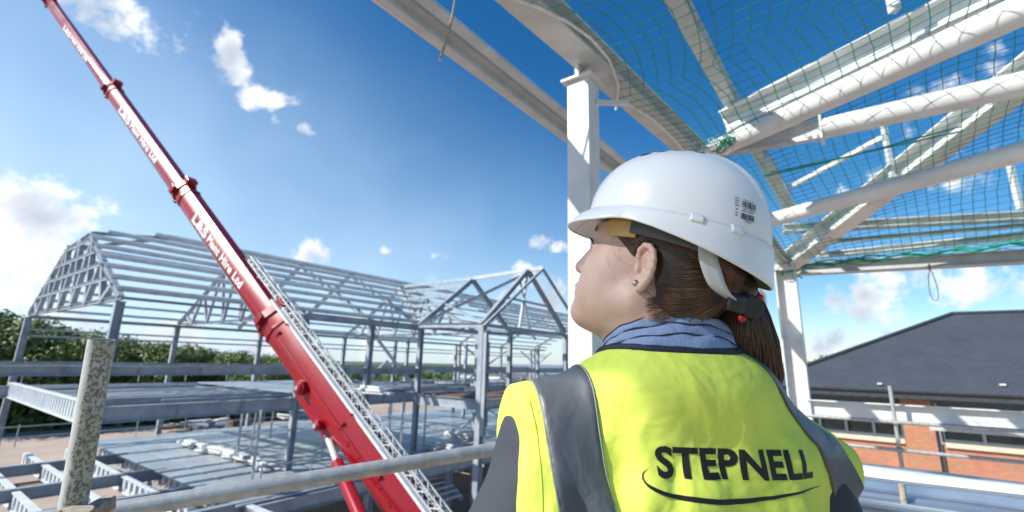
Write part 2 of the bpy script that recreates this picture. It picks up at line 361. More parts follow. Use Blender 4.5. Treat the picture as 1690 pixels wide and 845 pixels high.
# undergrowth mass below the belt so that no bare ground shows between the trunks
ug = MB(); r = random.Random(5)
for i in range(15000):
    px = r.uniform(-150, 1000); d = r.uniform(78, 92) if px < 480 else r.uniform(140, 170); v = ray(px, 600); v = v/math.hypot(v[0], v[1]); top = 3.6 if px < 480 else 2.2
    p = Vector(v*d); p.z = GZ+r.random()**1.5*top
    nn = Vector((r.gauss(0, 1), r.gauss(0, 1), r.gauss(.3, 1))).normalized(); t = nn.orthogonal(); b = nn.cross(t); s_ = r.uniform(.4, 1.0)
    ug.poly([p-t*s_*.5, p-b*s_*.35, p+t*s_*.5, p+b*s_*.35])
tag(ug.build('undergrowth', M_leaf[0]), 'dark undergrowth below the tree belt', None, None, 'stuff')

# ================================================================== distant shed
sh = empty('low_shed', (*(LS(110, 62, 0)[:2]), GZ), 'long low pale shed far off behind the bare steel frame', 'shed')
p = LS(88, 55, GZ); MB().box(p, L*60, S*24, Z*6.6).build('wall', M_cream, sh)
m = MB(); q = LS(87, 54, GZ+6.6); m.hexa([q, q+L*62, q+L*62+S*26, q+S*26, q+S*13+Z*2.0-S*.2, q+L*62+S*12.8+Z*2.0, q+L*62+S*13.2+Z*2.0, q+S*13.2+Z*2.0]); m.build('roof', M_galv, sh)

# ================================================================== MAIN STEEL FRAME (hall)
hall = empty('steel_building_frame', LS(12, 29, GZ), 'large unfinished grey steel building frame with open roof purlins behind the red crane', 'steel frame')
EV, RG = 1.95, 6.1      # eaves and ridge heights above the lens
SN, SM, SF = 21.3, 29.4, 37.0
SL = (RG-EV)/(SM-SN)
def zroof(s): return EV+(s-SN)*SL if s < SM else RG-(s-SM)*(RG-EV)/(SF-SM)
Lend, Lhip = 5.2, 8.6
HKN = 27.7; HKF = 30.6      # truss top cut by the hip
def column(x, y, z0, z1, nm='column', h=.28, b=.26, ax=L):
    m = MB(); m.ib((x, y, z0), (x, y, z1), h, b, .014, .022, up=ax); m.cbox((x, y, z1+.012), L, .34, S, .34, Z, .024); return m.build(nm, M_steel, hall)
for l in (5.2, 12.4, 16.3, 20.0, 25.5):
    p = LS(l, SN, 0); column(p[0], p[1], GZ, EV-.16)
for l in (5.2, 12.4, 18.0, 25.5, 33, 41, 49, 57):
    p = LS(l, SF, 0); column(p[0], p[1], GZ, EV-.16)
for l, s in ((28, 33), (36, 33), (30, 24), (36, 23), (43, 24), (50, 24), (57, 24), (33, 29), (47, 31)):
    p = LS(l, s, 0); column(p[0], p[1], GZ, EV-.4, h=.24, b=.22)
# eaves beams
MB().ib(LS(5.2, SN, EV), LS(12.4, SN, EV), .1, .1).build('eaves_tie', M_steel, hall)
MB().ib(LS(12.4, SN, EV), LS(20.2, SN, EV-.02), .34, .22).build('eaves_beam', M_steel, hall)
MB().ib(LS(5.2, SF, EV-.1), LS(60, SF, EV-.1), .20, .16).build('eaves_beam', M_steel, hall)
MB().rect(LS(5.2, SF, EV-.8), LS(60, SF, EV-.8), .1, .1).build('side_rail', M_steel, hall)
MB().rect(LS(5.2, SF, EV-1.15), LS(60, SF, EV-1.15), .1, .1).build('side_rail', M_steel, hall)
MB().rect(LS(12.4, SN, EV-.75), LS(20, SN, EV-.75), .1, .1).build('side_rail', M_steel, hall)
# trusses
def truss(l, hip=False):
    a, b = LS(l, SN, EV), LS(l, SF, EV)
    MB().ib(a, b, .16, .16).build('bottom_chord', M_steel, hall)
    if hip:
        zt = zroof(HKN); ka, kb = LS(l, HKN, zt), LS(l, HKF, zt)
        kb = LS(l, HKF+.9, zroof(HKF+.9)) 
        tops = [(a, ka), (ka, kb), (kb, b)]
    else:
        ka = LS(l, SM, RG-.1); tops = [(a, ka), (ka, b)]
    for p, q in tops: MB().ib(p, q, .2, .18).build('rafter', M_steel, hall)
    m = 7; ss = np.linspace(SN, SF, m+1)
    def top(s):
        z = zroof(s); return min(z, zroof(HKN)) if hip else z-.05
    wm_ = .19 if hip else .15
    for i in range(1, m+1):     # W web
        s0 = ss[i-1]; s1 = ss[i]; sm_ = (s0+s1)/2
        if i > 1: MB().rect(LS(l, s0, EV), LS(l, sm_-.12, top(sm_)), wm_, wm_).build('web_member', M_steel, hall)
        if i < m: MB().rect(LS(l, sm_+.12, top(sm_)), LS(l, s1, EV), wm_, wm_).build('web_member', M_steel, hall)
truss(5.2, True); truss(12.4); truss(25.5)
for l in (16.3, 20.2, 33, 41, 49, 57):
    for p, q in ((LS(l, SN, EV), LS(l, SM, RG-.1)), (LS(l, SM, RG-.1), LS(l, SF, EV))): MB().ib(p, q, .22, .18).build('rafter', M_steel, hall)
# hip rafters
MB().ib(LS(5.2, HKN, zroof(HKN)+.1), LS(Lhip, SM, RG), .16, .14).build('hip_rafter', M_steel, hall)
MB().ib(LS(5.2, HKF+.9, zroof(HKF+.9)+.1), LS(Lhip, SM, RG), .16, .14).build('hip_rafter', M_steel, hall)
# purlins on the near and far slope
zk = zroof(HKN)
def purl(s, l0, l1, d=.13, mm=M_purlin):
    nz_ = nrm(np.cross(L, nrm(S+Z*(SL if s < SM else -(RG-EV)/(SF-SM))))); nz_ = nz_ if nz_[2] > 0 else -nz_
    m = MB(); base = Z*(zroof(s)+.2)
    m.zp(L*l0+S*s+base, L*l1+S*s+base, .19, .07, .008, up=tuple(nz_))
    l = l0+1.2
    while l < l1-.6: m.cbox(L*l+S*s+base-Z*.03, L, .05, S, .09, Z, .20); l += 3.7
    return m.build('purlin', mm, hall)
for i in range(8):
    s = SN+.35+i*(SM-SN-.35)/7.3; z = zroof(s)
    l0 = 5.12 if z < zk else Lhip-(Lhip-5.2)*(SM-s)/(SM-HKN)
    l1 = 20.4+max(0, (s-SN-1.0))*1.05       # stops at the valley of the wing roof
    purl(s, l0, l1)
for i in range(9):
    s = SM+.3+i*(SF-SM-.5)/8; z = zroof(s)
    l0 = 5.12 if z < zk else Lhip-(Lhip-5.2)*(s-SM)/(HKF+.9-SM)
    purl(s, l0, 60)
for i in range(9):
    s = SN+.35+i*(SM-SN-.35)/8.3
    purl(s, 31+max(0, s-SN)*-.2, 60)
MB().ib(LS(Lhip, SM, RG+.12), LS(60, SM, RG+.12), .2, .14).build('ridge_beam', M_steel, hall)
# anti-sag cleats and hip end rails
for i in range(4):
    t = (i+.5)/4; za = EV+.5+t*(zk-EV-.5); s0 = SN+(za-EV)/SL; s1 = SF-(za-EV)/((RG-EV)/(SF-SM))
    MB().zp(LS(5.08, s0+.1, za), LS(5.08, s1-.1, za), .12, .04, .01).build('end_rail', M_steel, hall)
# diagonal braces
def brace(a, b, w_=.14, mm=None): MB().rect(a, b, w_, w_*.9).build('brace', mm or M_steel, hall)
brace(onS(608, 540, 24), onS(688, 645, 24), .16, M_galv); brace(onS(640, 596, 24), onS(590, 640, 24), .16, M_galv)
for (l, s) in ((27, 24), (39, 27)):
    brace(LS(l, s, EV-.8), LS(l+6, s, -1.7), .1); brace(LS(l, s, -1.7), LS(l+6, s, EV-.8), .1)
    brace(LS(l, s, -2.3), LS(l+6, s, -4.9), .1); brace(LS(l, s, -4.9), LS(l+6, s, -2.3), .1)
# longitudinal floor girders and upper floor level
def web(l, p, q, h): # stiffeners on a girder face
    m = MB(); m.ib(p, q, h, .26, .016, .026)
    n_ = int(np.linalg.norm(np.asarray(q)-p)/1.9)
    for i in range(1, n_): c = np.asarray(p)+(np.asarray(q)-p)*i/n_; m.cbox(c, L, .02, S, .2, Z, h-.06)
    return m.build('floor_girder', M_steel, hall)
web(0, LS(5.3, SN, -2.12), LS(12.3, SN, -2.12), .55); web(0, LS(12.5, SN, -2.12), LS(20, SN, -2.12), .55)
web(0, LS(-6, SN+.3, -.64), LS(12.4, SN+.3, -.64), .32); web(0, LS(12.4, SN, -.64), LS(20, SN, -.64), .32)
web(0, LS(20.2, SN, -2.1), LS(27, SN-1.5, -2.1), .5)
for s in (22.6, 24.2, 25.6, 27.0, 29.8, 32.6, 35.2):
    MB().ib(LS(5.2 if s > 24 else 7.5, s, -1.95), LS(26, s, -1.95), .34, .2).build('floor_beam', M_purlin if int(s) % 2 else M_steel, hall)
for s in (23.0, 26.0, 31, 36.9):
    MB().ib(LS(-9 if s > 36 else 26, s, -.72), LS(58, s, -.72), .28, .16).build('floor_beam', M_steel, hall)
for s in (24.5, 28.5, 33): MB().ib(LS(26, s, -2.1), LS(58, s, -2.1), .4, .2).build('floor_beam', M_steel, hall)
for l in (12.4, 16.3, 20, 25.5, 33, 41, 49): MB().ib(LS(l, SN, -2.05), LS(l, SF, -2.05), .4, .2).build('floor_beam', M_steel, hall)
# perforated edge beam with upright slots (left end)
def slotted(p, q, h, n, name='slotted_beam', mm=None):
    p, q = np.asarray(p, float), np.asarray(q, float); d = nrm(q-p); ln = np.linalg.norm(q-p); m = MB()
    m.rect(p+Z*(h/2-.03), q+Z*(h/2-.03), .22, .05); m.rect(p-Z*(h/2-.03), q-Z*(h/2-.03), .22, .05)
    m.rect(p+Z*(h/2-.11), q+Z*(h/2-.11), .03, .10); m.rect(p-Z*(h/2-.11), q-Z*(h/2-.11), .03, .10)
    for i in range(n+1):
        c = p+d*ln*(i/n); m.cbox(c, d, ln/n*.42, np.cross(d, Z), .14, Z, h-.12)
    return m.build(name, mm or M_purlin, hall)
slotted(LS(5.0, 35.6, -2.0), LS(4.9, SN+.2, -2.0), .75, 34)
MB().ib(LS(-2, 35.6, -2.1), LS(5, 35.6, -2.1), .6, .25).build('floor_girder', M_steel, hall)
p = LS(2.2, 30, 0); column(p[0], p[1], GZ, -2.3)
# first floor: composite deck on the right, bare joists on the left
FZ = -5.0
m = MB(); l = 9.2
while l < 27:                        # trapezoidal deck sheeting
    for s0, s1 in ((17.6, 36.4),):
        m.prof(LS(l, s0, FZ), LS(l, s1, FZ), [(-.6, -.06), (-.6, -.015), (-.45, .0), (.45, .0), (.6, -.015), (.6, -.06)])
    l += 1.215
m.build('floor_deck', M_deck, hall)
for s in (17.9, 21.4, 25.6, 30.6): MB().ib(LS(-5, s, FZ-.2), LS(9.1 if s > 18 else 20, s, FZ-.2), .46, .26).build('floor_beam', M_steel, hall)
for s in (18.9, 23.9, 29.5): MB().box(LS(1.2, s-.6, FZ-.75), L*7.6, S*1.5, Z*.05).build('shutter_board', M_rust, hall)
for l in (-4.0, -2.2, -.6, 1.0, 2.7, 4.4, 6.0, 7.6, 9.0):
    for s0 in (17.8, 20.2, 22.6, 25.2, 28, 31):
        pass
    slotted(LS(l, 34.5, FZ-.34), LS(l, 13.2, FZ-.34), .60, 34, 'slotted_joist', M_purlin)
slotted(LS(.6, 22.5, FZ-.3), LS(.6, 12.5, FZ-.3), .75, 22)
MB().ib(LS(9, 17.5, FZ-.35), LS(28, 17.5, FZ-.35), .5, .24).build('floor_girder', M_steel, hall)
for l in (9.4, 14, 19): p = LS(l, 17.5, 0); column(p[0], p[1], GZ, FZ-.6)
for l in (5.2, 9, 14, 20, 26): p = LS(l, 28, 0); column(p[0], p[1], GZ, FZ-.6, h=.22, b=.22)
# edge protection round the first floor
m = MB()
for z in (.5, 1.05): m.tube([LS(-3, 36.3, FZ+z), LS(27, 36.3, FZ+z)], .03, 6)
m.build('edge_rail', M_galv, hall)
for l in np.arange(-2, 27, 2.6): MB().tube([LS(l, 36.3, FZ), LS(l, 36.3, FZ+1.15)], .03, 6).build('guard_post', M_galv, hall)
m = MB()
for z in (.5, 1.0): m.tube([LS(5, SF-.3, -1.75+z), LS(40, SF-.3, -1.75+z)], .028, 6)
m.build('edge_rail', M_galv, hall)
for l in np.arange(5.5, 40, 2.6): MB().tube([LS(l, SF-.3, -1.75), LS(l, SF-.3, -.6)], .03, 6).build('guard_post', M_galv, hall)
for l, s in ((10.2, 20), (11.6, 24.5), (13.5, 27), (15.2, 23), (17.4, 19.5), (18.6, 25), (21.5, 22), (23, 27), (16.6, 31), (22, 32), (24.5, 20)):
    MB().rect(LS(l, s, FZ), LS(l, s, -2.15), .09, .09).build('prop', M_galv, hall)
for l0_, s0_ in ((9.6, 18.2), (21, 18.4)):
    m = MB()
    for z in (.5, 1.0): m.tube([LS(l0_, s0_, FZ+z), LS(l0_+6, s0_, FZ+z)], .026, 6)
    m.build('edge_rail', M_galv, hall)
    for k_ in range(4): MB().tube([LS(l0_+2*k_, s0_, FZ), LS(l0_+2*k_, s0_, FZ+1.1)], .028, 6).build('guard_post', M_galv, hall)
# ---- gabled wing on the right
wz = EV
A1, B1 = atz(692, 537, wz), atz(842, 549, wz)
A2, B2 = atz(797, 533, wz), atz(933, 551, wz)
def gable(a, b, apx, apy, nm, h=.26, col_w=.3, extra=None):
    mid = (a+b)/2; d = nrm(b-a); n_ = np.cross(d, Z); v = ray(apx, apy); ap = v*((mid@n_)/(v@n_))
    MB().ib(a, ap, h, .2).build('rafter', M_steel, hall); MB().ib(ap, b, h, .2).build('rafter', M_steel, hall)
    MB().ib(a-Z*.1, b-Z*.1, .18, .16).build('tie_beam', M_steel, hall)
    return ap
ap1 = gable(A1, B1, 780, 462, 'g1')
ap2 = gable(A2, B2, 871, 446, 'g2')
dO = nrm(ap2-ap1)*1.0; dO[2] = 0
ap3 = ap2+dO; A3 = atz(797, 540, 1.55); B3 = B2+dO*1.3
MB().ib(A3, ap3, .14, .12).build('verge_rafter', M_steel, hall); MB().ib(ap3, B3, .14, .12).build('verge_rafter', M_steel, hall)
# ridge, eaves, purlins of the wing
rd0 = onS(655, 474, 29.0); MB().zp(rd0, ap1+Z*.1, .24, .1, .012).build('ridge_beam', M_galv, hall); MB().zp(ap1+Z*.1, ap3+Z*.08, .24, .1, .012).build('ridge_beam', M_galv, hall)
MB().ib(A1, A2-Z*.12, .26, .2).build('eaves_beam', M_steel, hall); MB().ib(B1, B2, .26, .2).build('eaves_beam', M_steel, hall)
valley0 = LS(20.3, SN+.1, EV+.1)
MB().ib(valley0, rd0, .2, .3).build('valley_rafter', M_white, hall)
for i in range(1, 5):
    t = i/5; a = valley0+(rd0-valley0)*t; b = A1+(ap1-A1)*t; MB().zp(a+Z*.12, b+Z*.12, .22, .08, .01).build('purlin', M_galv, hall)
MB().ib(A1+Z*.05, ap2+(A2-ap2)*.1, .16, .14).build('hip_rafter', M_steel, hall)
MB().rect(A1+(ap1-A1)*.45, A2+(ap2-A2)*.0, .12, .12).build('brace', M_steel, hall)
for t in (.45,): MB().rect(A2+(ap2-A2)*t, B2+(ap2-B2)*t, .12, .12).build('tie_beam', M_steel, hall)
MB().rect((A2+B2)/2-(B2-A2)*.12, ap2, .13, .13).build('brace', M_steel, hall)
MB().rect((A2+B2)/2, A2+(ap2-A2)*.8, .10, .10).build('brace', M_steel, hall)
for (P, wd) in ((A2, .34), (B2, .3), (B1, .28)):
    column(P[0], P[1], GZ, P[2]-.15, h=wd, b=wd*.9)
p = A3; column(p[0]+.15, p[1]+.25, -3.2, 1.4, h=.18, b=.18)
# wing floors
for zf in (-2.1,):
    MB().ib(A2*[1, 1, 0]+Z*zf, A1*[1, 1, 0]+Z*zf, .5, .24).build('floor_girder', M_steel, hall)
    MB().ib(A2*[1, 1, 0]+Z*zf, B2*[1, 1, 0]+Z*zf, .5, .24).build('floor_girder', M_steel, hall)
    MB().ib(B1*[1, 1, 0]+Z*zf, A1*[1, 1, 0]+Z*zf, .4, .24).build('floor_girder', M_steel, hall)
def slab(pts, z, t, name, mm, parent):
    m = MB(); n_ = len(pts); lo = [(p[0], p[1], z-t) for p in pts]; hi = [(p[0], p[1], z) for p in pts]
    m.poly(hi); m.poly(lo[::-1])
    for i in range(n_): j = (i+1) % n_; m.poly([lo[i], lo[j], hi[j], hi[i]])
    return m.build(name, mm, parent)
slab([A1+L*.4, A2+L*.3+S*.3, B2, B1], -1.8, .1, 'floor_deck', M_rust, hall)
slab([LS(27.2, 17.8, 0), LS(27.2, 36, 0), LS(60, 36, 0), LS(60, 17.8, 0)], FZ, .12, 'floor_deck', M_deck, hall)

# ---- loose things on the site
def bundle(px, py, n, ln, label, zz=None):
    c = atz(px, py, FZ+.05 if zz is None else zz); o = empty('sheet_bundle', c, label, 'bundle', None); r = random.Random(px)
    for i in range(n):
        m = MB(); q = c+np.array([0, 0, .06+.12*(i % 3)])+L*r.uniform(-.2, .2)+S*r.uniform(-.3, .3); a = r.uniform(-.25, .25)
        d = nrm(-S*math.cos(a)+L*math.sin(a)); m.rect(q-d*ln/2, q+d*ln/2, r.uniform(.18, .42), r.uniform(.05, .11)); m.build('sheet', M_white if i % 3 else M_cream, o, bevel=.006)
bundle(312, 737, 4, 1.6, 'short pile of white packs, furthest left in the row on the metal floor deck')
bundle(345, 748, 6, 2.4, 'heap of white packs lying in the middle of the metal floor deck')
bundle(388, 757, 6, 2.2, 'heap of white packs on the deck between the two other heaps')
bundle(425, 770, 4, 2.4, 'flat pile of white packs nearest to the handrail on the metal deck')
bundle(725, 742, 5, 2.4, 'stack of pale boards on the deck beside the right-hand columns')
bundle(755, 722, 5, 2.2, 'stack of pale boards on the deck further back behind the right-hand columns')
slab([LS(13, 22, 0), LS(13, 34, 0), LS(19.8, 34, 0), LS(19.8, 22, 0)], -1.70, .05, 'floor_deck', M_deck, hall)
bundle(545, 652, 6, 2.2, 'white packs on the upper floor just right of the crane boom', -1.6)
bundle(612, 650, 5, 2.0, 'white packs on the upper floor left of the column that carries the roof valley', -1.6)
bundle(470, 690, 4, 1.6, 'small pale packs on the deck directly left of the crane boom')
bundle(640, 735, 5, 1.8, 'pale packs on the deck between the crane boom and the nearest tall column')
# stair flight at the bottom right of the hall
st = empty('stair_flight', LS(14.8, 12.6, GZ), 'grey stair flight of dark treads rising beneath the handrail near the jacket sleeve', 'stairs')
a0 = atz(700, 838, -6.6); m = MB()
for i in range(9):
    q = a0+S*.30*i+Z*.18*i; m.box(q, L*2.6, S*.30, Z*.06)
m.build('tread', M_cream, st); m = MB()
for e in (0, 2.6): m.rect(a0+L*e-Z*.15, a0+L*e+S*2.7+Z*1.47, .05, .25)
m.build('stringer', M_steel, st)
# parked dumper-like low vehicles and stores seen below the girder
def heap(px, py, n, label, mats, seed):
    c = atz(px, py, GZ); o = empty('material_heap', c, label, 'heap'); r = random.Random(seed)
    for i in range(n):
        m = MB(); q = c+L*r.uniform(-2.2, 2.2)+S*r.uniform(-1.2, 1.2)+Z*r.uniform(.2, .9); d = nrm(L+S*r.uniform(-.6, .6)+Z*r.uniform(-.1, .1)); m.rect(q-d*r.uniform(.6, 1.4), q+d*r.uniform(.6, 1.4), r.uniform(.4, .9), r.uniform(.2, .5)); m.build('wrapped_pack', mats[i % len(mats)], o, bevel=.08)
M_bluet = mat('blue_tarpaulin', (.03, .10, .35), (.05, .14, .4), .5)
heap(345, 706, 12, 'heap of white and blue wrapped packs on the pale yard below the grey girder', [M_white, M_cream, M_bluet, M_dark, M_white], 2)
heap(300, 712, 9, 'lower heap of dark and white packs on the yard, nearest the spotted upright tube', [M_dark, M_white, M_rust], 5)
c = atz(382, 716, GZ); o = empty('open_crate', c, 'brown open crate standing on the yard beyond the deck rail', 'crate')
m = MB()
for z in (.2, .7, 1.2): m.box(c+Z*z, L*2.2, S*.08, Z*.3); m.box(c+Z*z+S*1.6, L*2.2, S*.08, Z*.3); m.box(c+Z*z, L*.08, S*1.6, Z*.3); m.box(c+Z*z+L*2.12, L*.08, S*1.6, Z*.3)
m.build('slat_side', M_rust, o)
for a, b in ((0, 0), (2.1, 0), (0, 1.55), (2.1, 1.55)): MB().box(c+L*a+S*b, L*.1, S*.1, Z*1.55).build('corner_post', M_rust, o)
c = atz(322, 724, GZ); o = empty('brick_pack', c, 'low red-brown pack of bricks on the yard left of the open crate', 'brick pack')
m = MB(); 
for i in range(5): m.box(c+L*(i*.8), L*.76, S*1.0, Z*(.7 if i % 2 else .85))
m.build('stacked_bricks', M_rust, o, bevel=.02)

# ================================================================== BRICK BUILDING on the right
bl = 30.0
bb = empty('brick_building', LS(bl+6, -6, GZ), 'single-storey red brick building with dark slate hipped roof on the right', 'building')
def q(x, y, l=bl): return onL(x, y, l)
s_left, s_right = 3.4, -16.0
z_e = -1.15; z_sill = -3.12; z_top = -1.75
def wallp(s0, s1, z0, z1, l=bl, name='wall', mm=M_brick, parent=None, thick=.3, lab=None):
    m = MB()
    P = [LS(l, s0, z0), LS(l, s1, z0), LS(l, s1, z1), LS(l, s0, z1)]
    m.poly(P, [(0, z0), (s0-s1, z0), (s0-s1, z1), (0, z1)])
    Q = [p+L*thick for p in P]
    m.poly([Q[1], Q[0], Q[3], Q[2]], [(0, z0), (s0-s1, z0), (s0-s1, z1), (0, z1)])
    m.poly([P[3], P[2], Q[2], Q[3]], [(0, 0), (s0-s1, 0), (s0-s1, .3), (0, .3)])
    m.poly([Q[0], P[0], P[3], Q[3]], [(0, z0), (.3, z0), (.3, z1), (0, z1)]); m.poly([P[1], Q[1], Q[2], P[2]], [(0, z0), (.3, z0), (.3, z1), (0, z1)])
    return m.build(name, mm, parent or bb)
wallp(s_left, s_right, GZ, z_sill-.12)
# brick pier between the two window bands
pr0 = (onL(1490, 700, bl)@S); pr1 = (onL(1540, 700, bl)@S)
wallp(pr0, pr1, GZ, z_e, bl-.35, 'pier', thick=.6)
wallp(s_left, s_left-.6, GZ, z_e, bl-.05, 'pier', thick=.5)
wallp(s_right+.6, s_right, GZ, z_e, bl-.05, 'pier', thick=.5)
m = MB(); m.box(LS(bl+.02, pr1-.003, z_sill-.2), -S*.14, L*.3, Z*2.1); m.box(LS(bl-.15, pr1-.003, GZ), -S*.16, L*.14, Z*(z_e-GZ)); m.build('downpipe', M_dark, bb)
def winband(s0, s1, n, z0=z_sill, z1=z_top+.35):
    m = MB(); m.poly([LS(bl+.2, s0, z0), LS(bl+.2, s1, z0), LS(bl+.2, s1, z1), LS(bl+.2, s0, z1)])
    wn = m.build('window', M_glass, bb); f = MB()
    f.box(LS(bl+.08, s0, z0), -S*(s0-s1), L*.1, Z*.14); f.box(LS(bl+.08, s0, z1-.1), -S*(s0-s1), L*.1, Z*.1)
    for i in range(n+1):
        s = s0+(s1-s0)*i/n; f.box(LS(bl+.07, s+.06, z0+.003), -S*.12, L*.12, Z*(z1-z0-.006))
    f.build('window_frame', M_frame, wn)
    MB().box(LS(bl-.14, s0, z0-.2), -S*(s0-s1), L*.3, Z*.2).build('sill', M_sill, bb)
winband(s_left-.6, pr0+.02, 4); winband(pr1-.3, s_right+.6, 9)
wallp(s_left, s_right, z_top+.35, z_e, bl+.1, 'lintel_band', M_dark, thick=.2)
# pale blinds behind one pane
m = MB(); a = onL(1466, 706, bl)@S; m.box(LS(bl+.32, a, z_sill+.35), -S*.9, L*.02, Z*.9); m.build('blind', M_sill, bb)
# eaves, fascia, roof
m = MB(); ov = 1.0
m.box(LS(bl-ov, s_left+ov, z_e-.05), -S*(s_left-s_right+2*ov), L*.06, Z*.36)
m.box(LS(bl-ov+.003, s_left+ov-.003, z_e-.06), -S*(s_left-s_right+2*ov), L*(ov+.2), Z*.04); m.build('fascia', M_fascia, bb)
MB().prof(LS(bl-ov-.08, s_left+ov, z_e+.24), LS(bl-ov-.08, s_right-ov, z_e+.24), [(-.07, .07), (-.06, 0), (0, -.05), (.06, 0), (.07, .07)]).build('gutter', M_fascia, bb)
zr = 2.75; wdt = 15.0
rid0 = LS(bl+6.0, -1.15-2.9, 0); 
e0, e1 = LS(bl-ov, s_left+ov, z_e+.3), LS(bl-ov, s_right-ov, z_e+.3)
f0, f1 = LS(bl+wdt, s_left+ov, z_e+.3), LS(bl+wdt, s_right-ov, z_e+.3)
rsl = onL(1572, 519, bl+wdt/2-.5)
r0 = LS(bl+wdt/2-.5, rsl@S, rsl[2]); r1 = LS(bl+wdt/2-.5, s_right+3, rsl[2])
def roofface(P, name='roof'):
    P = [np.asarray(p) for p in P]; u = nrm(P[1]-P[0]); n_ = nrm(np.cross(u, P[2]-P[0])); v_ = np.cross(n_, u)
    m = MB(); m.poly(P, [((p-P[0])@u, (p-P[0])@v_) for p in P]); m.poly([p-Z*.1 for p in P][::-1], [(0, 0)]*len(P)); return m.build(name, M_slate, bb)
roofface([e0, e1, r1, r0]); roofface([f0, e0, r0]); roofface([f1, f0, r0, r1]); roofface([e1, f1, r1])
m = MB(); m.tube([e0+Z*.05, r0+Z*.06], .11, 6); m.tube([r0+Z*.06, r1+Z*.06], .11, 6); m.build('ridge_tile', M_fascia, bb)
for px, py in ((1452, 636), (1655, 638)):
    v = ray(px, py); n_ = nrm(np.cross(e1-e0, r0-e0)); c = v*((e0@n_)/(v@n_)); 
    MB().cbox(c+Z*.08, L, .25, S, .18, Z, .08).build('roof_vent', M_white, bb)
# ================================================================== CRANE
def text_geo(s, size=1.0, offset=0.0, space=1.0, shear=0.0):
    cu = bpy.data.curves.new('lettering', 'FONT'); cu.body = s; cu.size = size; cu.offset = offset; cu.space_character = space; cu.shear = shear
    cu.resolution_u = 4; cu.fill_mode = 'BOTH' if hasattr(cu, 'fill_mode') else cu.fill_mode
    o = bpy.data.objects.new('lettering', cu); col.objects.link(o); bpy.context.view_layer.update()
    me = bpy.data.meshes.new_from_object(o.evaluated_get(bpy.context.evaluated_depsgraph_get()))
    V = np.array([v.co[:] for v in me.vertices]); F = [tuple(p.vertices) for p in me.polygons]
    bpy.data.objects.remove(o); bpy.data.curves.remove(cu); bpy.data.meshes.remove(me)
    return V, F
cA = atd(677, 845, 9.6); cB = atd(84, 4, 27.0)
bd = nrm(cB-cA); blen = np.linalg.norm(cB-cA)
bn = nrm(np.cross(bd, Z)); bu = nrm(np.cross(bn, bd))
if bn @ (cA+cB) > 0: bn = -bn          # bn faces the camera
def t_at(px, py):                       # distance along the boom under an image point
    v = ray(px, py); M_ = np.stack([bd, -v], 1); sol = np.linalg.lstsq(M_, -cA, rcond=None)[0]; return sol[0]
base = cA-bd*6.0
crane = empty('mobile_crane', (base[0]+1.5, base[1]+1.5, GZ), 'red telescopic mobile crane with white lettering raised across the sky on the left', 'crane')
def bprof(h, wd):   # box boom outline: chamfered top, rounded belly (side coordinate, up coordinate)
    H, B = h/2, wd/2
    return [(-B*.35, -H), (B*.35, -H), (B*.72, -H*.88), (B*.95, -H*.6), (B, -H*.3), (B, H*.22), (B*.50, H), (-B*.50, H), (-B, H*.22), (-B, -H*.3), (-B*.95, -H*.6), (-B*.72, -H*.88)]
def bpt(t, side=0, up=0): return cA+bd*t+bn*side+bu*up
tc1, tc2, tc3, tc4 = t_at(450, 530), t_at(304, 318), t_at(185, 150), t_at(84, 4)
secs = [(-6.5, tc1, .80, .70), (tc1, tc2, .66, .58), (tc2, tc3, .60, .54), (tc3, tc4, .52, .47), (tc4, tc4+1.2, .44, .4)]
for i, (a, b, h, wd) in enumerate(secs):
    m = MB(); m.prof(bpt(a), bpt(b), bprof(h, wd), up=tuple(bu)); m.build('boom_section', M_red, crane, smooth='auto', bevel=.01)
    if i: # grey wear strip below each extended section
        m = MB(); m.prof(bpt(a+.05, .02, -h/2-.012), bpt(b-.05, .02, -h/2-.012), [(-wd*.30, 0), (wd*.40, .0), (wd*.40, .06), (-wd*.3, .02)], up=tuple(bu)); m.build('wear_strip', M_boomgrey, crane)
for t, h, wd in ((tc1, .80, .70), (tc2, .66, .58), (tc3, .60, .54), (tc4, .52, .47)):   # collars at the section mouths
    m = MB(); m.prof(bpt(t-.10), bpt(t+.16), bprof(h+.10, wd+.10), up=tuple(bu)); m.prof(bpt(t-.55), bpt(t-.46), bprof(h+.07, wd+.07), up=tuple(bu))
    m.cbox(bpt(t+.05, 0, h/2+.13), bd, .30, bn, .34, bu, .14); m.cbox(bpt(t+.02, 0, -h/2-.10), bd, .16, bn, .3, bu, .10)
    for s_ in (-1, 1): m.cbox(bpt(t+.03, s_*(wd/2+.10), -h*.05), bd, .2, bn, .08, bu, .3)
    m.build('boom_collar', M_red if t != tc3 and t != tc4 else M_red, crane, bevel=.012)
def boom_text(s, t0, t1, side, up0, size):
    V, F = text_geo(s, 1.0, .04, 1.08); w_ = V[:, 0].max()-V[:, 0].min(); k_ = (t0-t1)/w_
    V2 = [bpt(t0-(v[0]-V[:, 0].min())*k_, side+.006, up0+v[1]*size) for v in V]
    m = MB(); m.raw(V2, F); m.build('lettering', M_paintw, crane)
for (pa, pb, h, wd, i) in (((331, 363), (408, 477), .66, .58, 0), ((207, 185), (266, 272), .60, .54, 1), ((118, 48), (152, 104), .52, .47, 2)):
    ta, tb = t_at(*pa), t_at(*pb); hs_ = ta-tb
    ta2 = ta; tm = ta-(ta-tb)*.30
    boom_text('L&S', ta2, tm, wd/2, -h*.24, h*.62); boom_text('Plant Hire Ltd', tm-.1*(ta-tb)*.3, tb, wd/2, -h*.20, h*.50)
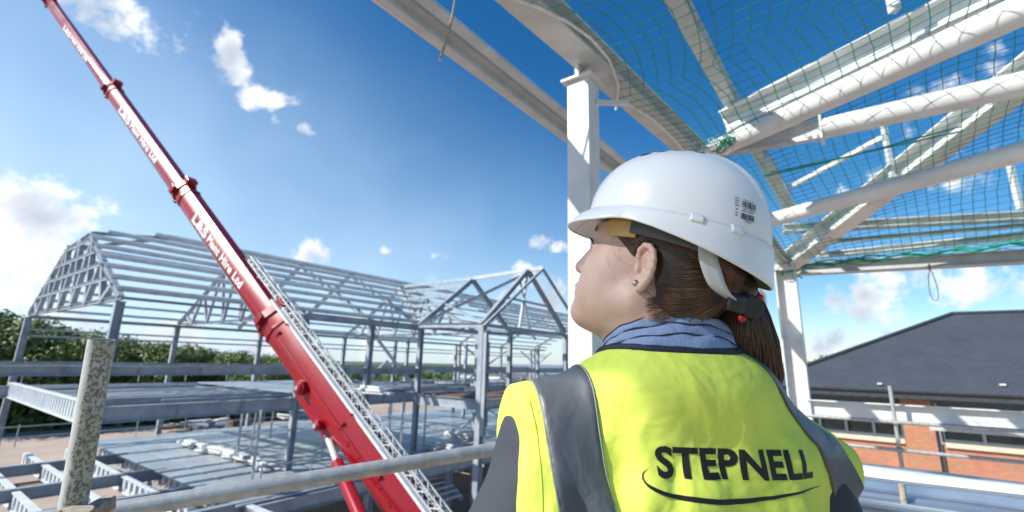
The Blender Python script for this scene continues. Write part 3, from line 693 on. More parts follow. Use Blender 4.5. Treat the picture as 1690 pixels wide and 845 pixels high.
# pivot, brackets, pipes on the base section
tp = t_at(513, 638)
m = MB(); m.tube([bpt(tp, .31, -.18), bpt(tp, .48, -.18)], .18, 24); m.tube([bpt(tp, .46, -.18), bpt(tp, .52, -.18)], .12, 20); m.build('pivot_boss', M_red, crane, smooth='auto', bevel=.01)
MB().tube([bpt(tp, .51, -.18), bpt(tp, .55, -.18)], .055, 12).build('pivot_pin', M_galv, crane, smooth='auto')
tq = t_at(545, 690)
m = MB(); m.prof(bpt(tp+.1, .05, -.45), bpt(tq-.5, .05, -.45), [(-.16, -.16), (.16, -.16), (.22, .15), (-.22, .15)], up=tuple(bu)); m.tube([bpt(tq, .25, -.38), bpt(tq, .46, -.38)], .12, 18); m.build('cylinder_bracket', M_red, crane, smooth='auto', bevel=.015)
MB().tube([bpt(tq, .45, -.38), bpt(tq, .50, -.38)], .055, 12).build('cylinder_pin', M_galv, crane, smooth='auto')
m = MB()
for i in range(7):
    t = tq-.5-.42*i; m.cbox(bpt(t, .355, .02-.06*(i % 2)), bd, .10, bn, .03, bu, .07)
m.tube([bpt(tq-3.4, .365, .06), bpt(tq+2.6, .365, .06)], .015, 6); m.build('side_fittings', M_red, crane)
for t in (t_at(470, 560), t_at(640, 790), t_at(585, 700)):
    m = MB(); m.cbox(bpt(t, .35, .10), bd, .06, bn, .05, bu, .18); m.cbox(bpt(t, .08, .42), bd, .06, bn, .5, bu, .04); m.build('clamp_bracket', M_red, crane, bevel=.01)
# lift cylinder
lc0 = bpt(tq, .05, -.62); v = ray(592, 845); lc1 = v*8.9/(v@FW)
d_ = nrm(lc1-lc0); MB().tube([lc0+Z*.1, lc0+d_*1.25], .08, 20).build('piston_rod', M_galv, crane, smooth='auto')
MB().tube([lc0+d_*1.2, lc0+d_*6.2], [.13, .13], 20).build('lift_cylinder', M_red, crane, smooth='auto')
# white lattice jib stowed along the boom
m = MB(); j0, j1 = t_at(728, 845)-2, t_at(418, 445); jw, jh = .11, .11
def jp(t, a, b): return bpt(t, .06+a*jw, .62+b*jh)
for a in (-1, 1):
    for b in (-1, 1): m.tube([jp(j0, a, b*1.0), jp(j1, a*.7, b*.7-.35)], .018, 8)
n_ = 52
for i in range(n_):
    t0, t1 = j0+(j1-j0)*i/n_, j0+(j1-j0)*(i+1)/n_; k_ = 1-.3*(i/n_); o_ = -.35*(i/n_); e = 1 if i % 2 else -1
    m.tube([jp(t0, -1*k_, e*k_+o_), jp(t1, -1*k_, -e*k_+o_)], .014, 5); m.tube([jp(t0, 1*k_, e*k_+o_), jp(t1, 1*k_, -e*k_+o_)], .014, 5)
    m.tube([jp(t0, e*k_, 1*k_+o_), jp(t1, -e*k_, 1*k_+o_)], .014, 5); m.tube([jp(t0, e*k_, -1*k_+o_), jp(t1, -e*k_, -1*k_+o_)], .014, 5)
m.build('lattice_jib', M_cream, crane)
MB().prof(bpt(j0, .16, .43), bpt(t_at(440, 520), .16, .43), [(-.08, -.03), (.08, -.03), (.08, .03), (-.08, .03)], up=tuple(bu)).build('jib_rail', M_paintw, crane)
m = MB()
for i in range(14): t = j1-.26*i; m.cbox(bpt(t, .02+.05*(i % 2), .50+.03*(i % 3)), bd, .05, bn, .16, bu, .12); m.tube([bpt(t, -.1, .58), bpt(t+.1, .15, .48)], .02, 6)
m.build('jib_head', M_paintw, crane, bevel=.015)
# turntable and carrier, below the frame
tb = base; hd = nrm(bd*[1, 1, 0]); sdn = np.cross(hd, Z); gz = GZ
bc = np.array([tb[0], tb[1], 0])+hd*1.0
m = MB(); m.cbox(bc+Z*(gz+1.25)+hd*1.5, hd, 11.5, sdn, 2.6, Z, .7); m.build('carrier', M_red, crane, bevel=.05)
m = MB(); m.cbox(bc+Z*(gz+2.3)-hd*1.6, hd, 3.2, sdn, 2.4, Z, 1.3); m.cbox(bc+Z*(gz+2.5)-hd*3.6, hd, 1.2, sdn, 2.7, Z, 1.5); m.build('counterweight', M_dark, crane, bevel=.05)
m = MB(); m.cbox(bc+Z*(gz+2.6)+hd*.9+sdn*1.0, hd, 1.8, sdn, .9, Z, 1.6); m.build('crane_cab', M_red, crane, bevel=.06)
MB().tube([bc+Z*(gz+1.55), bc+Z*(gz+1.9)], 1.2, 28).build('turntable', M_dark, crane)
for i in range(4):
    for s_ in (-1, 1): c = bc+hd*(-3+2.9*i)+sdn*1.1*s_+Z*(gz+.62); MB().tube([c-sdn*.2, c+sdn*.2], .62, 22).build('wheel', M_black, crane)

# ================================================================== OVERHEAD STEEL ROOF FRAME
rf = empty('steel_roof_frame', (*LS(3, 1.4, 0)[:2], -1.36), 'pale primed steel columns, beams and tubes of the open roof over the hard-hatted woman', 'roof frame')
def part(m, name, mm=M_white, bevel=0, smooth=False): return m.build(name, mm, rf, bevel=bevel, smooth=smooth)
ctop = atz(962, 135, 2.2); c1l, c1s = ctop@L, ctop@S
m = MB(); m.rect(LS(c1l, c1s, -1.36), LS(c1l, c1s, 2.17), .185, .185, up=tuple(L)); part(m, 'column', M_white, .006)
m = MB(); m.cbox(LS(c1l, c1s, 2.18), L, .26, S, .26, Z, .02); part(m, 'cap_plate', M_white, .003)
m = MB(); m.cbox(LS(c1l, c1s, 2.27), L, .14, S, .012, Z, .16); m.cbox(LS(c1l, c1s, 2.27), L, .012, S, .14, Z, .16); part(m, 'gusset', M_cream, .002)
m = MB(); m.rect(LS(c1l+.03, c1s-.09, 2.0), LS(c1l+.34, c1s-.24, 2.10), .035, .035); part(m, 'stay')
# column 2
P2 = atz(1296, 447, 1.62); l2, s2 = P2@L, P2@S
m = MB(); m.ib(LS(l2, s2, -5.4), LS(l2, s2, 1.60), .30, .30, .014, .02, up=tuple(S)); part(m, 'column', M_white, .004)
m = MB(); m.rect(LS(l2-.1, s2+.36, -5.4), LS(l2-.1, s2+.36, 1.6), .07, .07); part(m, 'post')
m = MB(); m.cbox(LS(l2, s2, 1.66), L, .34, S, .34, Z, .1); part(m, 'cap_plate', M_cream, .003)
# long eaves beams running away over the columns
def rot_beam(p, q, h, b, name, mm, **k): m = MB(); m.ib(p, q, h, b, **k); return part(m, name, mm, .003)
w0, w1 = atz(875, 0, 2.42), atz(1142, 246, 2.42); dw = nrm(w1-w0)
rot_beam(w0-dw*1.6, w0+dw*3.2, .20, .22, 'eaves_beam', M_cream, tw=.012, tf=.018)
m = MB()
for px, py in ((945, 24), (958, 42), (985, 100)):
    c = atz(px, py, 2.47); m.tube([c-S*.02, c+S*.02], .014, 8)
part(m, 'bolt', M_galv)
wE = w0+dw*3.2
rot_beam(wE, LS(l2, s2, 1.78), .16, .16, 'eaves_beam', M_cream)
# rolled channel further out
a, b = atz(672, 0, 2.62), atz(1032, 283, 2.62); d = nrm(b-a)
m = MB(); m.prof(a-d*1.5, b+d*4.0, [(-.11, -.09), (-.085, -.115), (-.02, -.115), (-.02, -.10), (-.078, -.10), (-.095, -.085), (-.095, .02), (-.03, .05), (.03, .02), (.095, .05), (.095, .085), (.06, .115), (.06, .10), (.08, .08), (.08, .065), (.03, .04), (-.03, .07), (-.11, .035)], up=(0, 0, 1)); part(m, 'channel_rail', M_cream)
m = MB(); m.rect(a-d*1.5+S*.105-Z*.09, b+d*4+S*.105-Z*.09, .02, .03); part(m, 'rail_lip', M_white)
# inclined and level members
def mem(pa, za, pb, zb, ext=(0, 0)):
    A_, B_ = atz(*pa, za), atz(*pb, zb); d = nrm(B_-A_); return A_-d*ext[0], B_+d*ext[1]
a, b = mem((1118, 0), 2.75, (1222, 195), 2.75, (1.4, 3.6)); m = MB(); m.ib(a, b, .16, .12, .012, .014); part(m, 'purlin', M_cream)
a, b = mem((1222, 196), 2.50, (1612, 2), 2.95, (.15, 2.0)); m = MB(); m.ib(a, b, .26, .24, .014, .02); part(m, 'rafter', M_white)
a, b = mem((1302, 432), 1.78, (1690, 128), 2.75, (.1, 2.2)); m = MB(); m.ib(a, b, .26, .26, .014, .02); part(m, 'hip_rafter', M_white)
t1a, t1b = mem((1182, 246), 2.28, (1690, 15), 2.20, (.08, 1.6)); m = MB(); m.tube([t1a, t1b], .098, 28); part(m, 'tube_brace', M_white, smooth='auto')
t2a, t2b = mem((1356, 213), 2.24, (1690, 138), 2.20, (0, 1.6)); m = MB(); m.tube([t2a, t2b], .098, 28); part(m, 'tube_brace', M_white, smooth='auto')
t3a, t3b = mem((1276, 362), 1.74, (1690, 250), 1.80, (.25, 2.2)); m = MB(); m.tube([t3a, t3b], .085, 28); part(m, 'tube_brace', M_white, smooth='auto')
# end plate and gusset that carry tube 2
d = nrm(t2b-t2a); u = nrm(np.cross(np.cross(d, Z), d))
m = MB(); m.cbox(t2a, d, .02, u, .26, np.cross(d, u), .2); part(m, 'end_plate', M_white, .003)
g0 = atz(1158, 262, 2.22); m = MB()
dd = nrm(t2a-g0); uu = nrm(np.cross(np.cross(dd, Z), dd)); m.poly([g0-uu*.03, t2a-uu*.10, t2a+uu*.10, g0+uu*.03]); nn = np.cross(dd, uu)*.016; m.poly([g0-uu*.03+nn, g0+uu*.03+nn, t2a+uu*.10+nn, t2a-uu*.10+nn])
m.rect(g0, t2a-uu*.09, .07, .02, up=tuple(uu)); m.rect(g0+uu*.03, t2a+uu*.1, .07, .02, up=tuple(uu)); part(m, 'gusset', M_cream)
m = MB()
for e, f in ((.10, .055), (.25, .055), (.10, -.055), (.25, -.055)):
    c = t2a-dd*e+uu*f; k_ = nrm(c); m.tube([c-k_*.05, c-k_*.015], .017, 8)
part(m, 'bolt', M_galv)
m = MB(); c = t2a-dd*.02-uu*.05; m.ball(c-nrm(c)*.03, .035); part(m, 'bolt_cap', M_white, smooth=True)
# far eaves: level members running right from column 2
def runr(pa, pb, z0, z1, h, b_, name, mm, ext=(.0, 2.5)):
    a, b = mem(pa, z0, pb, z1, ext); m = MB(); m.ib(a, b, h, b_, .012, .016); return part(m, name, mm)
runr((1300, 446), (1690, 424), 1.70, 1.70, .20, .20, 'eaves_beam', M_cream)
runr((1292, 378), (1690, 357), 2.20, 2.20, .12, .20, 'purlin', M_cream)
runr((1348, 422), (1690, 388), 1.92, 1.98, .08, .16, 'purlin', M_white)
runr((1330, 402), (1690, 372), 2.02, 2.1, .05, .1, 'purlin', M_cream)
a, b = mem((1302, 310), 2.55, (1458, 226), 2.7); m = MB(); m.rect(a, b, .05, .05); part(m, 'tie_rod', M_white)
a, b = mem((1286, 300), 2.5, (1308, 345), 2.35, (.6, .2)); m = MB(); m.rect(a, b, .09, .09); part(m, 'strut', M_cream)
a, b = atz(1473, 292, 2.32), atz(1473, 292, 2.32)+Z*.9; m = MB(); m.rect(a, b, .05, .05); part(m, 'hanger', M_cream)
a = atz(1684, 345, 2.2); m = MB(); m.rect(a, a+Z*.7, .06, .06); part(m, 'hanger', M_cream)
c = atz(1475, 10, 2.9); m = MB(); m.rect(c-Z*.05, c+Z*.5, .06, .06); m.tube([c-L*.06, c+L*.06], .03, 8); part(m, 'hanger', M_white)
# deep white channel at floor height on the right, carried by column 2
a, b = LS(l2-.12, s2-.15, -.5), LS(l2-.12, s2-7.5, -.5)
pa = onL(1330, 672, l2-.12); zc = pa[2]
m = MB(); m.prof(LS(l2-.12, s2-.1, zc), LS(l2-.12, s2-7.5, zc-.0), [(-.05, -.12), (-.035, -.12), (-.035, .105), (.06, .105), (.06, .12), (-.05, .12)]); part(m, 'edge_channel', M_white)
m = MB(); m.prof(LS(l2-.16, s2-1.5, zc-.16), LS(l2-.16, s2-7.5, zc-.16), [(-.04, -.03), (.04, -.03), (.04, .03), (-.04, .03)]); part(m, 'soffit_angle', M_cream)

# ================================================================== SAFETY NET under the roof
net = empty('safety_net', LS(5, 0, 2.3), 'green safety netting slung under the open steel roof, edged with pale rope', 'net')
rn = random.Random(4)
NL0, NL1, NS1 = .9, l2+.15, 5.6        # extent along L, away to the right
RPT = [atz(x, y, 2.30) for x, y in ((845, -5), (890, 12), (935, 35), (975, 65), (1005, 100), (1021, 138), (1020, 165), (1040, 170), (1075, 193), (1105, 222), (1135, 252))]
RPL = [0]+[p@L for p in RPT]+[l2]; RPS = [(RPT[0]@S)]+[p@S for p in RPT]+[s2]
def edge_s(l):   # where the net starts beside the eaves beam
    return float(np.interp(l, RPL, RPS))
def netpt(l, v):
    t = (l-NL0)/(NL1-NL0); s = edge_s(l)-v
    zb = np.interp(l, [NL0, 3, 5.2, l2], [2.30, 2.30, 2.28, 1.72])
    rise = .14*min(v, 3.2)
    edge = min(1, v/.9)
    z = zb+rise*(.25+.75*min(1, t*3))*edge-.10*math.sin(math.pi*min(1, v/2.2))*math.sin(math.pi*min(1, max(0, t*1.2)))
    z += .03*math.sin(l*2.3+v*1.7)*edge
    end = max(0, (l-(NL1-1.2))/1.2); z = z*(1-end)+(1.72+.02*v)*end
    sc_ = 0
    return LS(l+.010*math.sin(v*4+l*2), s-sc_+.010*math.sin(l*4+v*3), z)
mesh = MB(); stp = .112
ls_ = np.arange(NL0, NL1+.01, stp); vs_ = np.arange(0, NS1, stp)
for i, l in enumerate(ls_): mesh.tube([netpt(l+rn.uniform(-.006, .006), v) for v in vs_], .0038, 4, False)
for v in vs_: mesh.tube([netpt(l, v+rn.uniform(-.006, .006)) for l in ls_], .0038, 4, False)
mesh.build('netting', M_net, net)
m = MB(); m.tube([netpt(l, 0)-Z*.005 for l in np.arange(NL0, NL1, .05)], .011, 8); m.build('border_rope', M_netw, net, smooth=True)
m = MB()
for q_ in range(9):
    r5 = random.Random(q_); a5, b5, c5 = r5.uniform(0, 6), r5.uniform(-.06, .06), r5.uniform(-.07, .05)
    m.tube([netpt(NL1, v)+L*(b5+.03*math.sin(v*7+a5))+Z*(c5+.025*math.sin(v*11+a5*2)) for v in np.arange(0, NS1, .06)], .006 if q_ else .014, 6)
m.build('border_rope', M_net, net, smooth=True)
m = MB()
for q_ in range(2):
    r5 = random.Random(q_+20); a5, b5, c5 = r5.uniform(0, 6), r5.uniform(-.05, .05), r5.uniform(-.06, .04)
    m.tube([LS(l2-3.6, s2-.2-v, 2.02+.05*v)+L*(b5*.3+.02*math.sin(v*3+a5))+Z*(c5*.2+.02*math.sin(v*2+a5*2)) for v in np.arange(0, 1.6, .06)], .007, 6)
m.build('gathered_netting', M_net, net, smooth=True)
def tangle(c, n, r, rad, ax, name, mm, seed, stretch=(1, 1, 1)):
    rr = random.Random(seed); m = MB()
    for i in range(n):
        p = np.array([rr.gauss(0, .35)*r*stretch[0], rr.gauss(0, .35)*r*stretch[1], rr.gauss(0, .35)*r*stretch[2]]); pts = []
        ph = rr.uniform(0, 6); rr2 = r*rr.uniform(.25, .6); n1 = nrm([rr.gauss(0, 1) for _ in range(3)]); n2 = nrm(np.cross(n1, (0.3, .4, 1)))
        for j in range(14):
            a = ph+j*.45; pts.append(c+p+(n1*math.cos(a)+n2*math.sin(a))*rr2*(1-.02*j)+ax*(j-7)*r*.05)
        m.tube(pts, rad, 5)
    return m.build(name, mm, net, smooth=True)
cT = atz(1196, 236, 2.28)-nrm(atz(1196, 236, 2.28))*.10
axT = nrm(t1b-t1a)
tangle(cT, 34, .14, .0045, axT, 'gathered_netting', M_net, 1, (1.2, 1, .6)); tangle(cT-axT*.1, 22, .14, .006, axT, 'gathered_rope', M_paintw, 2, (1.2, 1, .5))
tangle(atz(1300, 440, 1.72)-nrm(atz(1300, 440, 1.7))*.2, 20, .16, .008, S*-1., 'gathered_netting', M_net, 3)
tangle(atz(1020, 165, 2.35)-np.array([0, 0, .02]), 7, .05, .005, L, 'rope_knot', M_netw, 5)
# rope end hanging from the channel rail
c0 = atz(752, 0, 2.5); c1 = atd(728, 97, c0@FW*1.0); c1[2] = min(c1[2], c0[2]-.25)
rp = empty('hanging_rope', c0, 'short frayed rope end hanging from the outer roof rail against the sky', 'rope')
m = MB(); d = c1-c0; pts = [c0-d*.6+d*1.6*t+S*.012*math.sin(t*7) for t in np.linspace(0, 1, 12)]; m.tube(pts, .009, 8); m.build('rope', M_rope, rp, smooth=True)
MB().tube([pts[-1]-d*.12, pts[-1]+d*.02], [.011, .008], 8).build('taped_end', M_paintw, rp, smooth=True)
# wire loop hanging from the far eaves
c0 = atz(1534, 441, 1.6); sl = empty('wire_sling', c0, 'thin wire loop hanging below the far eaves beam above the slate roof', 'wire')
m = MB(); k_ = c0@FW/760; pts = []
for t in np.linspace(0, 2*math.pi, 26): pts.append(c0-Z*k_*30+np.array([math.sin(t)*k_*5*(1.3-math.cos(t)*.5), 0, math.cos(t)*k_*26]))
m.tube(pts, .006, 5); m.tube([c0+Z*.05, c0-Z*k_*6], .012, 6); m.build('wire', M_dark, sl)

# ================================================================== SCAFFOLD round the viewer
up_ = empty('scaffold_upright', atd(118, 850, .99), 'lichen-spotted scaffold tube standing upright at the left, in front of the bare steel frame', 'scaffold tube')
a, b = atd(142, 560, .81), atd(142, 560, .81); 
pt_top = atd(168, 561, 1.03); pt_bot = atd(118, 850, .99)
d = nrm(pt_bot-pt_top)
m = MB(); r1 = .0243
m.tube([pt_top, pt_bot+d*.9], r1, 40, False); m.tube([pt_top+d*.003, pt_bot+d*.9], r1-.004, 40, False)
ring = []; 
G = [[], []]
t = d; a_ = nrm(np.cross(t, (0, 0, 1)) if abs(t[2]) < .99 else np.cross(t, (1, 0, 0))); b_ = np.cross(t, a_)
for j in range(40): q_ = 2*math.pi*j/40; dirv = a_*math.cos(q_)+b_*math.sin(q_); G[0].append(pt_top+dirv*r1); G[1].append(pt_top+dirv*(r1-.004))
m.grid(G, True); m.build('tube', M_lich, up_, smooth='auto')
hr = empty('handrail_tube', atd(500, 800, 1.25), 'long grey scaffold handrail tube crossing in front of the crane to the jacket sleeve', 'scaffold tube')
ra, rb = atd(150, 849, 1.25), atd(800, 744, 1.72); d = nrm(rb-ra)
MB().tube([ra-d*.35, ra*.5+rb*.5, rb+d*.25], .0243, 36).build('tube', M_tube, hr, smooth='auto')
cp = empty('scaffold_coupler', atd(120, 836, .84), 'rusty scaffold coupler clamping the handrail to the spotted upright', 'coupler')
cc = atd(119, 866, .95); m = MB()
ax_ = nrm(pt_bot-pt_top); m.tube([cc-ax_*.028, cc+ax_*.028], .033, 20); m.cbox(cc+FW*.05, RT, .03, UP, .03, FW, .08); m.build('clamp_body', M_rope, cp, smooth='auto', bevel=.003)
m = MB(); kx = RT*.018-FW*.03; m.tube([cc+kx+UP*.024-RT*.03, cc+kx+UP*.024+RT*.035], .006, 8); m.tube([cc+kx+UP*.024+RT*.012, cc+kx+UP*.024+RT*.024], .011, 6); m.tube([cc+kx-RT*.02+UP*.01, cc+kx-RT*.02+UP*.045], .008, 8); m.tube([cc-FW*.036+RT*.005+UP*.02, cc-FW*.04+RT*.03+UP*.035], .009, 7); m.build('bolt', M_rope, cp, smooth='auto')
# scaffold on the right
def stube(name, label, pa, da, pb, db, ext=0, mm=M_tube, r=.0243):
    A_, B_ = atd(*pa, da), atd(*pb, db); dd_ = nrm(B_-A_); o = empty(name, (A_+B_)/2, label, 'scaffold tube'); MB().tube([A_-dd_*ext, B_+dd_*ext], r, 18).build('tube', mm, o, smooth='auto'); return A_, B_
Lr = 8.5
def rail(py0, label, px0=1340, e0=.2):
    a = onL(1485, py0, Lr); o = empty('guard_rail', a, label, 'scaffold tube'); MB().tube([LS(Lr, a@S+1.1, a[2]), LS(Lr, a@S-4, a[2])], .0243, 18).build('tube', M_tube, o, smooth='auto'); return a
rA = rail(697, 'upper grey scaffold guard rail in front of the brick building windows')
rB = rail(743, 'lower grey scaffold guard rail in front of the brick wall')
us = rB@S+.0; o = empty('scaffold_post', LS(Lr+.05, us, -1.4), 'grey scaffold post joining the two guard rails before the brick pier', 'scaffold tube')
zt = onL(1474, 637, Lr+.05)[2]; MB().tube([LS(Lr+.05, us, -1.4), LS(Lr+.05, us, zt)], .0243, 18).build('tube', M_tube, o, smooth='auto')
for a, lb in ((rA, 'coupler joining the scaffold post to the upper guard rail'), (rB, 'coupler joining the scaffold post to the lower guard rail')):
    o = empty('scaffold_coupler', a, lb, 'coupler'); m = MB(); m.tube([LS(Lr+.05, us, a[2]-.03), LS(Lr+.05, us, a[2]+.03)], .034, 14); m.cbox(LS(Lr+.01, us, a[2]), L, .06, S, .06, Z, .055); m.build('clamp_body', M_rope, o, bevel=.004, smooth='auto')
# boards under the feet
for i in range(8):
    o_ = MB(); x = -.55+i*.232; o_.cbox((x+.12, .75, -1.395), (1, 0, 0), .225, (0, 1, 0), 3.9, (0, 0, 1), .038)
    b_o = o_.build('scaffold_board', M_wood, None, bevel=.004); tag(b_o, 'worn timber scaffold board underfoot beside the others, hidden below the picture', 'board', 'scaffold boards underfoot')
# unseen sheet added to block part of the sun, behind the viewer's left shoulder; its shade falls on the woman's head and upper back
_s = np.array(_sv); ds = empty('shade_sheet', np.array([.2, .6, 0])+_s*3.4, 'pale see-through sheet added out of view behind the woman to shade her head and upper back', 'sheet')
m = MB(); top = []; bot = []
for i in range(25):
    t = i/24; x = -.16+.95*t; y = .60+.05*math.sin(t*9)
    zb_ = np.interp(x, [-.2, -.02, .08, .20, .26, .30, .8], [-.01, -.02, -.045, -.06, -.14, -.5, -.7])+.008*math.sin(t*31); top.append(np.array([x, y, .42])+_s*3.4); bot.append(np.array([x, y, zb_])+_s*3.4)
m.grid([bot, top]); sh_ = m.build('sheet', M_sheet, ds, smooth=True); so = sh_.modifiers.new('thickness', 'SOLIDIFY'); so.thickness = .0015
MB().tube([top[0]-np.array([.3, 0, 0]), top[-1]+np.array([.3, 0, 0])], .024, 12).build('rail', M_tube, ds)  # tube along the top of the added sheet, likewise out of view
# ---- folded metal flashing of the roof edge below the guard rails
fl = empty('metal_roof_edge', LS(3.2, -1.2, -.9), 'shiny folded blue-grey metal roof edge at the bottom right below the guard rails', 'roof edge')
M_flash = mat('shiny_sheet_metal', (.60, .64, .68), (.45, .50, .56), .20, .85, 2.5, .12, 5, stretch=(1, 1, 1))
M_film = mat('blue_protective_film', (.20, .27, .36), (.38, .43, .49), .22, .6, 2.2, .15, 7)
lF = 3.3; A_ = onL(1408, 768, lF+.25); zF = A_[2]
def strip(prof_, name, mm):
    m = MB(); m.grid([[LS(l, .75, z) for l, z in prof_], *[[LS(l, s, z+.004*math.sin(s*5+l*9)) for l, z in prof_] for s in np.linspace(.5, -3.4, 30)]]); ob = m.build(name, mm, fl, smooth='auto'); so = ob.modifiers.new('thickness', 'SOLIDIFY'); so.thickness = .004; return ob
strip([(lF+.5, zF-.02), (lF+.26, zF-.01), (lF+.25, zF+.006), (lF+.05, zF-.005), (lF+.04, zF-.012)], 'top_flange', M_white)
strip([(lF+.04, zF-.012), (lF, zF-.025), (lF-.01, zF-.058), (lF-.03, zF-.066)], 'fascia', M_film)
strip([(lF-.03, zF-.066), (lF-.09, zF-.07), (lF-.10, zF-.085), (lF-.16, zF-.09), (lF-.17, zF-.13)], 'ledge', M_flash)
strip([(lF-.17, zF-.13), (lF-.25, zF-.14), (lF-.30, zF-.20), (lF-.55, zF-.22), (lF-.62, zF-.36), (lF-.9, zF-.40)], 'gutter', M_flash)
o = empty('toe_post', LS(lF-.15, onL(1487, 800, lF-.12)@S, zF-.6), 'rusty short tube clamped to the metal roof edge under the scaffold post', 'scaffold tube')
a = onL(1486, 790, lF-.12); MB().tube([LS(lF-.14, a@S, zF-.7), LS(lF-.14, a@S, zF+.0)], .014, 12).build('tube', M_rope, o, smooth='auto')
# ================================================================== PERSON (signed-distance modelling + surface nets)
HP = np.array([.205, .649, .133])              # head origin: between the ears
def Rm(yaw, pitch, roll):
    fw = np.array([math.sin(yaw)*math.cos(pitch), math.cos(yaw)*math.cos(pitch), math.sin(pitch)]); lf = np.array([-math.cos(yaw), math.sin(yaw), 0]); up = np.cross(fw, lf)
    return np.stack([fw, lf*math.cos(roll)+up*math.sin(roll), up*math.cos(roll)-lf*math.sin(roll)], 1)
HR = Rm(R_(-60), R_(17.7), R_(-1.2))
def h2w(p): return HP+HR@np.asarray(p, float)
TO = np.array([.225, .655, 0]); ty = R_(12)
TR = np.array([[math.cos(ty), -math.sin(ty), 0], [math.sin(ty), math.cos(ty), 0], [0, 0, 1]])
def t2w(p): return TO+TR@np.asarray(p, float)

class Field:
    def __init__(s, xs, ys, zs):
        s.ax = [np.asarray(a, np.float32) for a in (xs, ys, zs)]; s.F = np.full((len(xs), len(ys), len(zs)), 1.0, np.float32)
    def sub(s, lo, hi):
        sl = []
        for a, l, h in zip(s.ax, lo, hi): i0 = max(0, np.searchsorted(a, l)-1); i1 = min(len(a), np.searchsorted(a, h)+1); sl.append(slice(i0, i1))
        sl = tuple(sl); X, Y, Zz = s.ax[0][sl[0]][:, None, None], s.ax[1][sl[1]][None, :, None], s.ax[2][sl[2]][None, None, :]
        return sl, X, Y, Zz
    def add(s, fn, lo, hi, k=.01, op='u'):
        sl, X, Y, Zz = s.sub(lo, hi); A = s.F[sl]
        if A.size == 0: return
        Bv = fn(X, Y, Zz)
        if op == 'u': h = np.clip(.5+.5*(A-Bv)/k, 0, 1); s.F[sl] = A+(Bv-A)*h-k*h*(1-h)
        elif op == 's': h = np.clip(.5-.5*(A+Bv)/k, 0, 1); s.F[sl] = A+(-Bv-A)*h+k*h*(1-h)
        elif op == 'i': s.F[sl] = np.maximum(A, Bv)
    def ell(s, c, r, k=.01, Rt=None, op='u', pad=.04):
        c = np.asarray(c, float); r = np.asarray(r, float); Rt = np.eye(3) if Rt is None else Rt; m = r.max()+pad
        def fn(X, Y, Zz):
            d = [X-c[0], Y-c[1], Zz-c[2]]; q = [d[0]*Rt[0, i]+d[1]*Rt[1, i]+d[2]*Rt[2, i] for i in range(3)]
            k0 = np.sqrt(sum((q[i]/r[i])**2 for i in range(3)))+1e-6; k1 = np.sqrt(sum((q[i]/r[i]**2)**2 for i in range(3)))+1e-6
            return k0*(k0-1)/k1
        s.add(fn, c-m, c+m, k, op)
    def cap(s, a, b, r0, r1, k=.01, op='u', pad=.03):
        a, b = np.asarray(a, float), np.asarray(b, float); ab = b-a; L2 = float(ab@ab)+1e-9; m = max(r0, r1)+pad
        def fn(X, Y, Zz):
            dx, dy, dz = X-a[0], Y-a[1], Zz-a[2]; t = np.clip((dx*ab[0]+dy*ab[1]+dz*ab[2])/L2, 0, 1)
            return np.sqrt((dx-ab[0]*t)**2+(dy-ab[1]*t)**2+(dz-ab[2]*t)**2)-(r0+(r1-r0)*t)
        s.add(fn, np.minimum(a, b)-m, np.maximum(a, b)+m, k, op)
    def chain(s, pts, rs, k=.01):
        for i in range(len(pts)-1): s.cap(pts[i], pts[i+1], rs[i], rs[i+1], k)
    def mesh(s):
        F = s.F; ins = F < 0; nx, ny, nz_ = F.shape
        cnt = np.zeros((nx-1, ny-1, nz_-1), np.int8); 
        for dx in (0, 1):
            for dy in (0, 1):
                for dz in (0, 1): cnt += ins[dx:nx-1+dx, dy:ny-1+dy, dz:nz_-1+dz]
        act = (cnt > 0) & (cnt < 8); idx = -np.ones(act.shape, np.int64); cells = np.argwhere(act); idx[act] = np.arange(len(cells))
        P = np.zeros((len(cells), 3)); C = np.zeros(len(cells)); cx, cy, cz = cells.T
        corners = [(dx, dy, dz) for dx in (0, 1) for dy in (0, 1) for dz in (0, 1)]
        for a in corners:
            for ax_ in range(3):
                if a[ax_]: continue
                b = list(a); b[ax_] = 1; fa = F[cx+a[0], cy+a[1], cz+a[2]]; fb = F[cx+b[0], cy+b[1], cz+b[2]]; cr = (fa < 0) != (fb < 0)
                t = np.where(cr, fa/(fa-fb+1e-12), 0); q = cells+np.array(a, float); q = q.astype(float); q[:, ax_] += t
                P[cr] += q[cr]; C[cr] += 1
        P /= C[:, None]; W = np.stack([np.interp(P[:, i], np.arange(len(s.ax[i])), s.ax[i]) for i in range(3)], 1)
        faces = []
        for ax_ in range(3):
            o1, o2 = (ax_+1) % 3, (ax_+2) % 3; sl0 = [slice(None)]*3; sl1 = [slice(None)]*3; sl0[ax_] = slice(0, -1); sl1[ax_] = slice(1, None)
            a, b = ins[tuple(sl0)], ins[tuple(sl1)]; e = np.argwhere(a != b); ok = (e[:, o1] > 0) & (e[:, o2] > 0) & (e[:, o1] < F.shape[o1]-1) & (e[:, o2] < F.shape[o2]-1); e = e[ok]
            fl_ = a[e[:, 0], e[:, 1], e[:, 2]]
            def g_(d1, d2): q = e.copy(); q[:, o1] -= d1; q[:, o2] -= d2; return idx[q[:, 0], q[:, 1], q[:, 2]]
            Q = np.stack([g_(1, 1), g_(0, 1), g_(0, 0), g_(1, 0)], 1); Q[~fl_] = Q[~fl_][:, ::-1]; faces.append(Q)
        Q = np.concatenate(faces)
        return W, Q
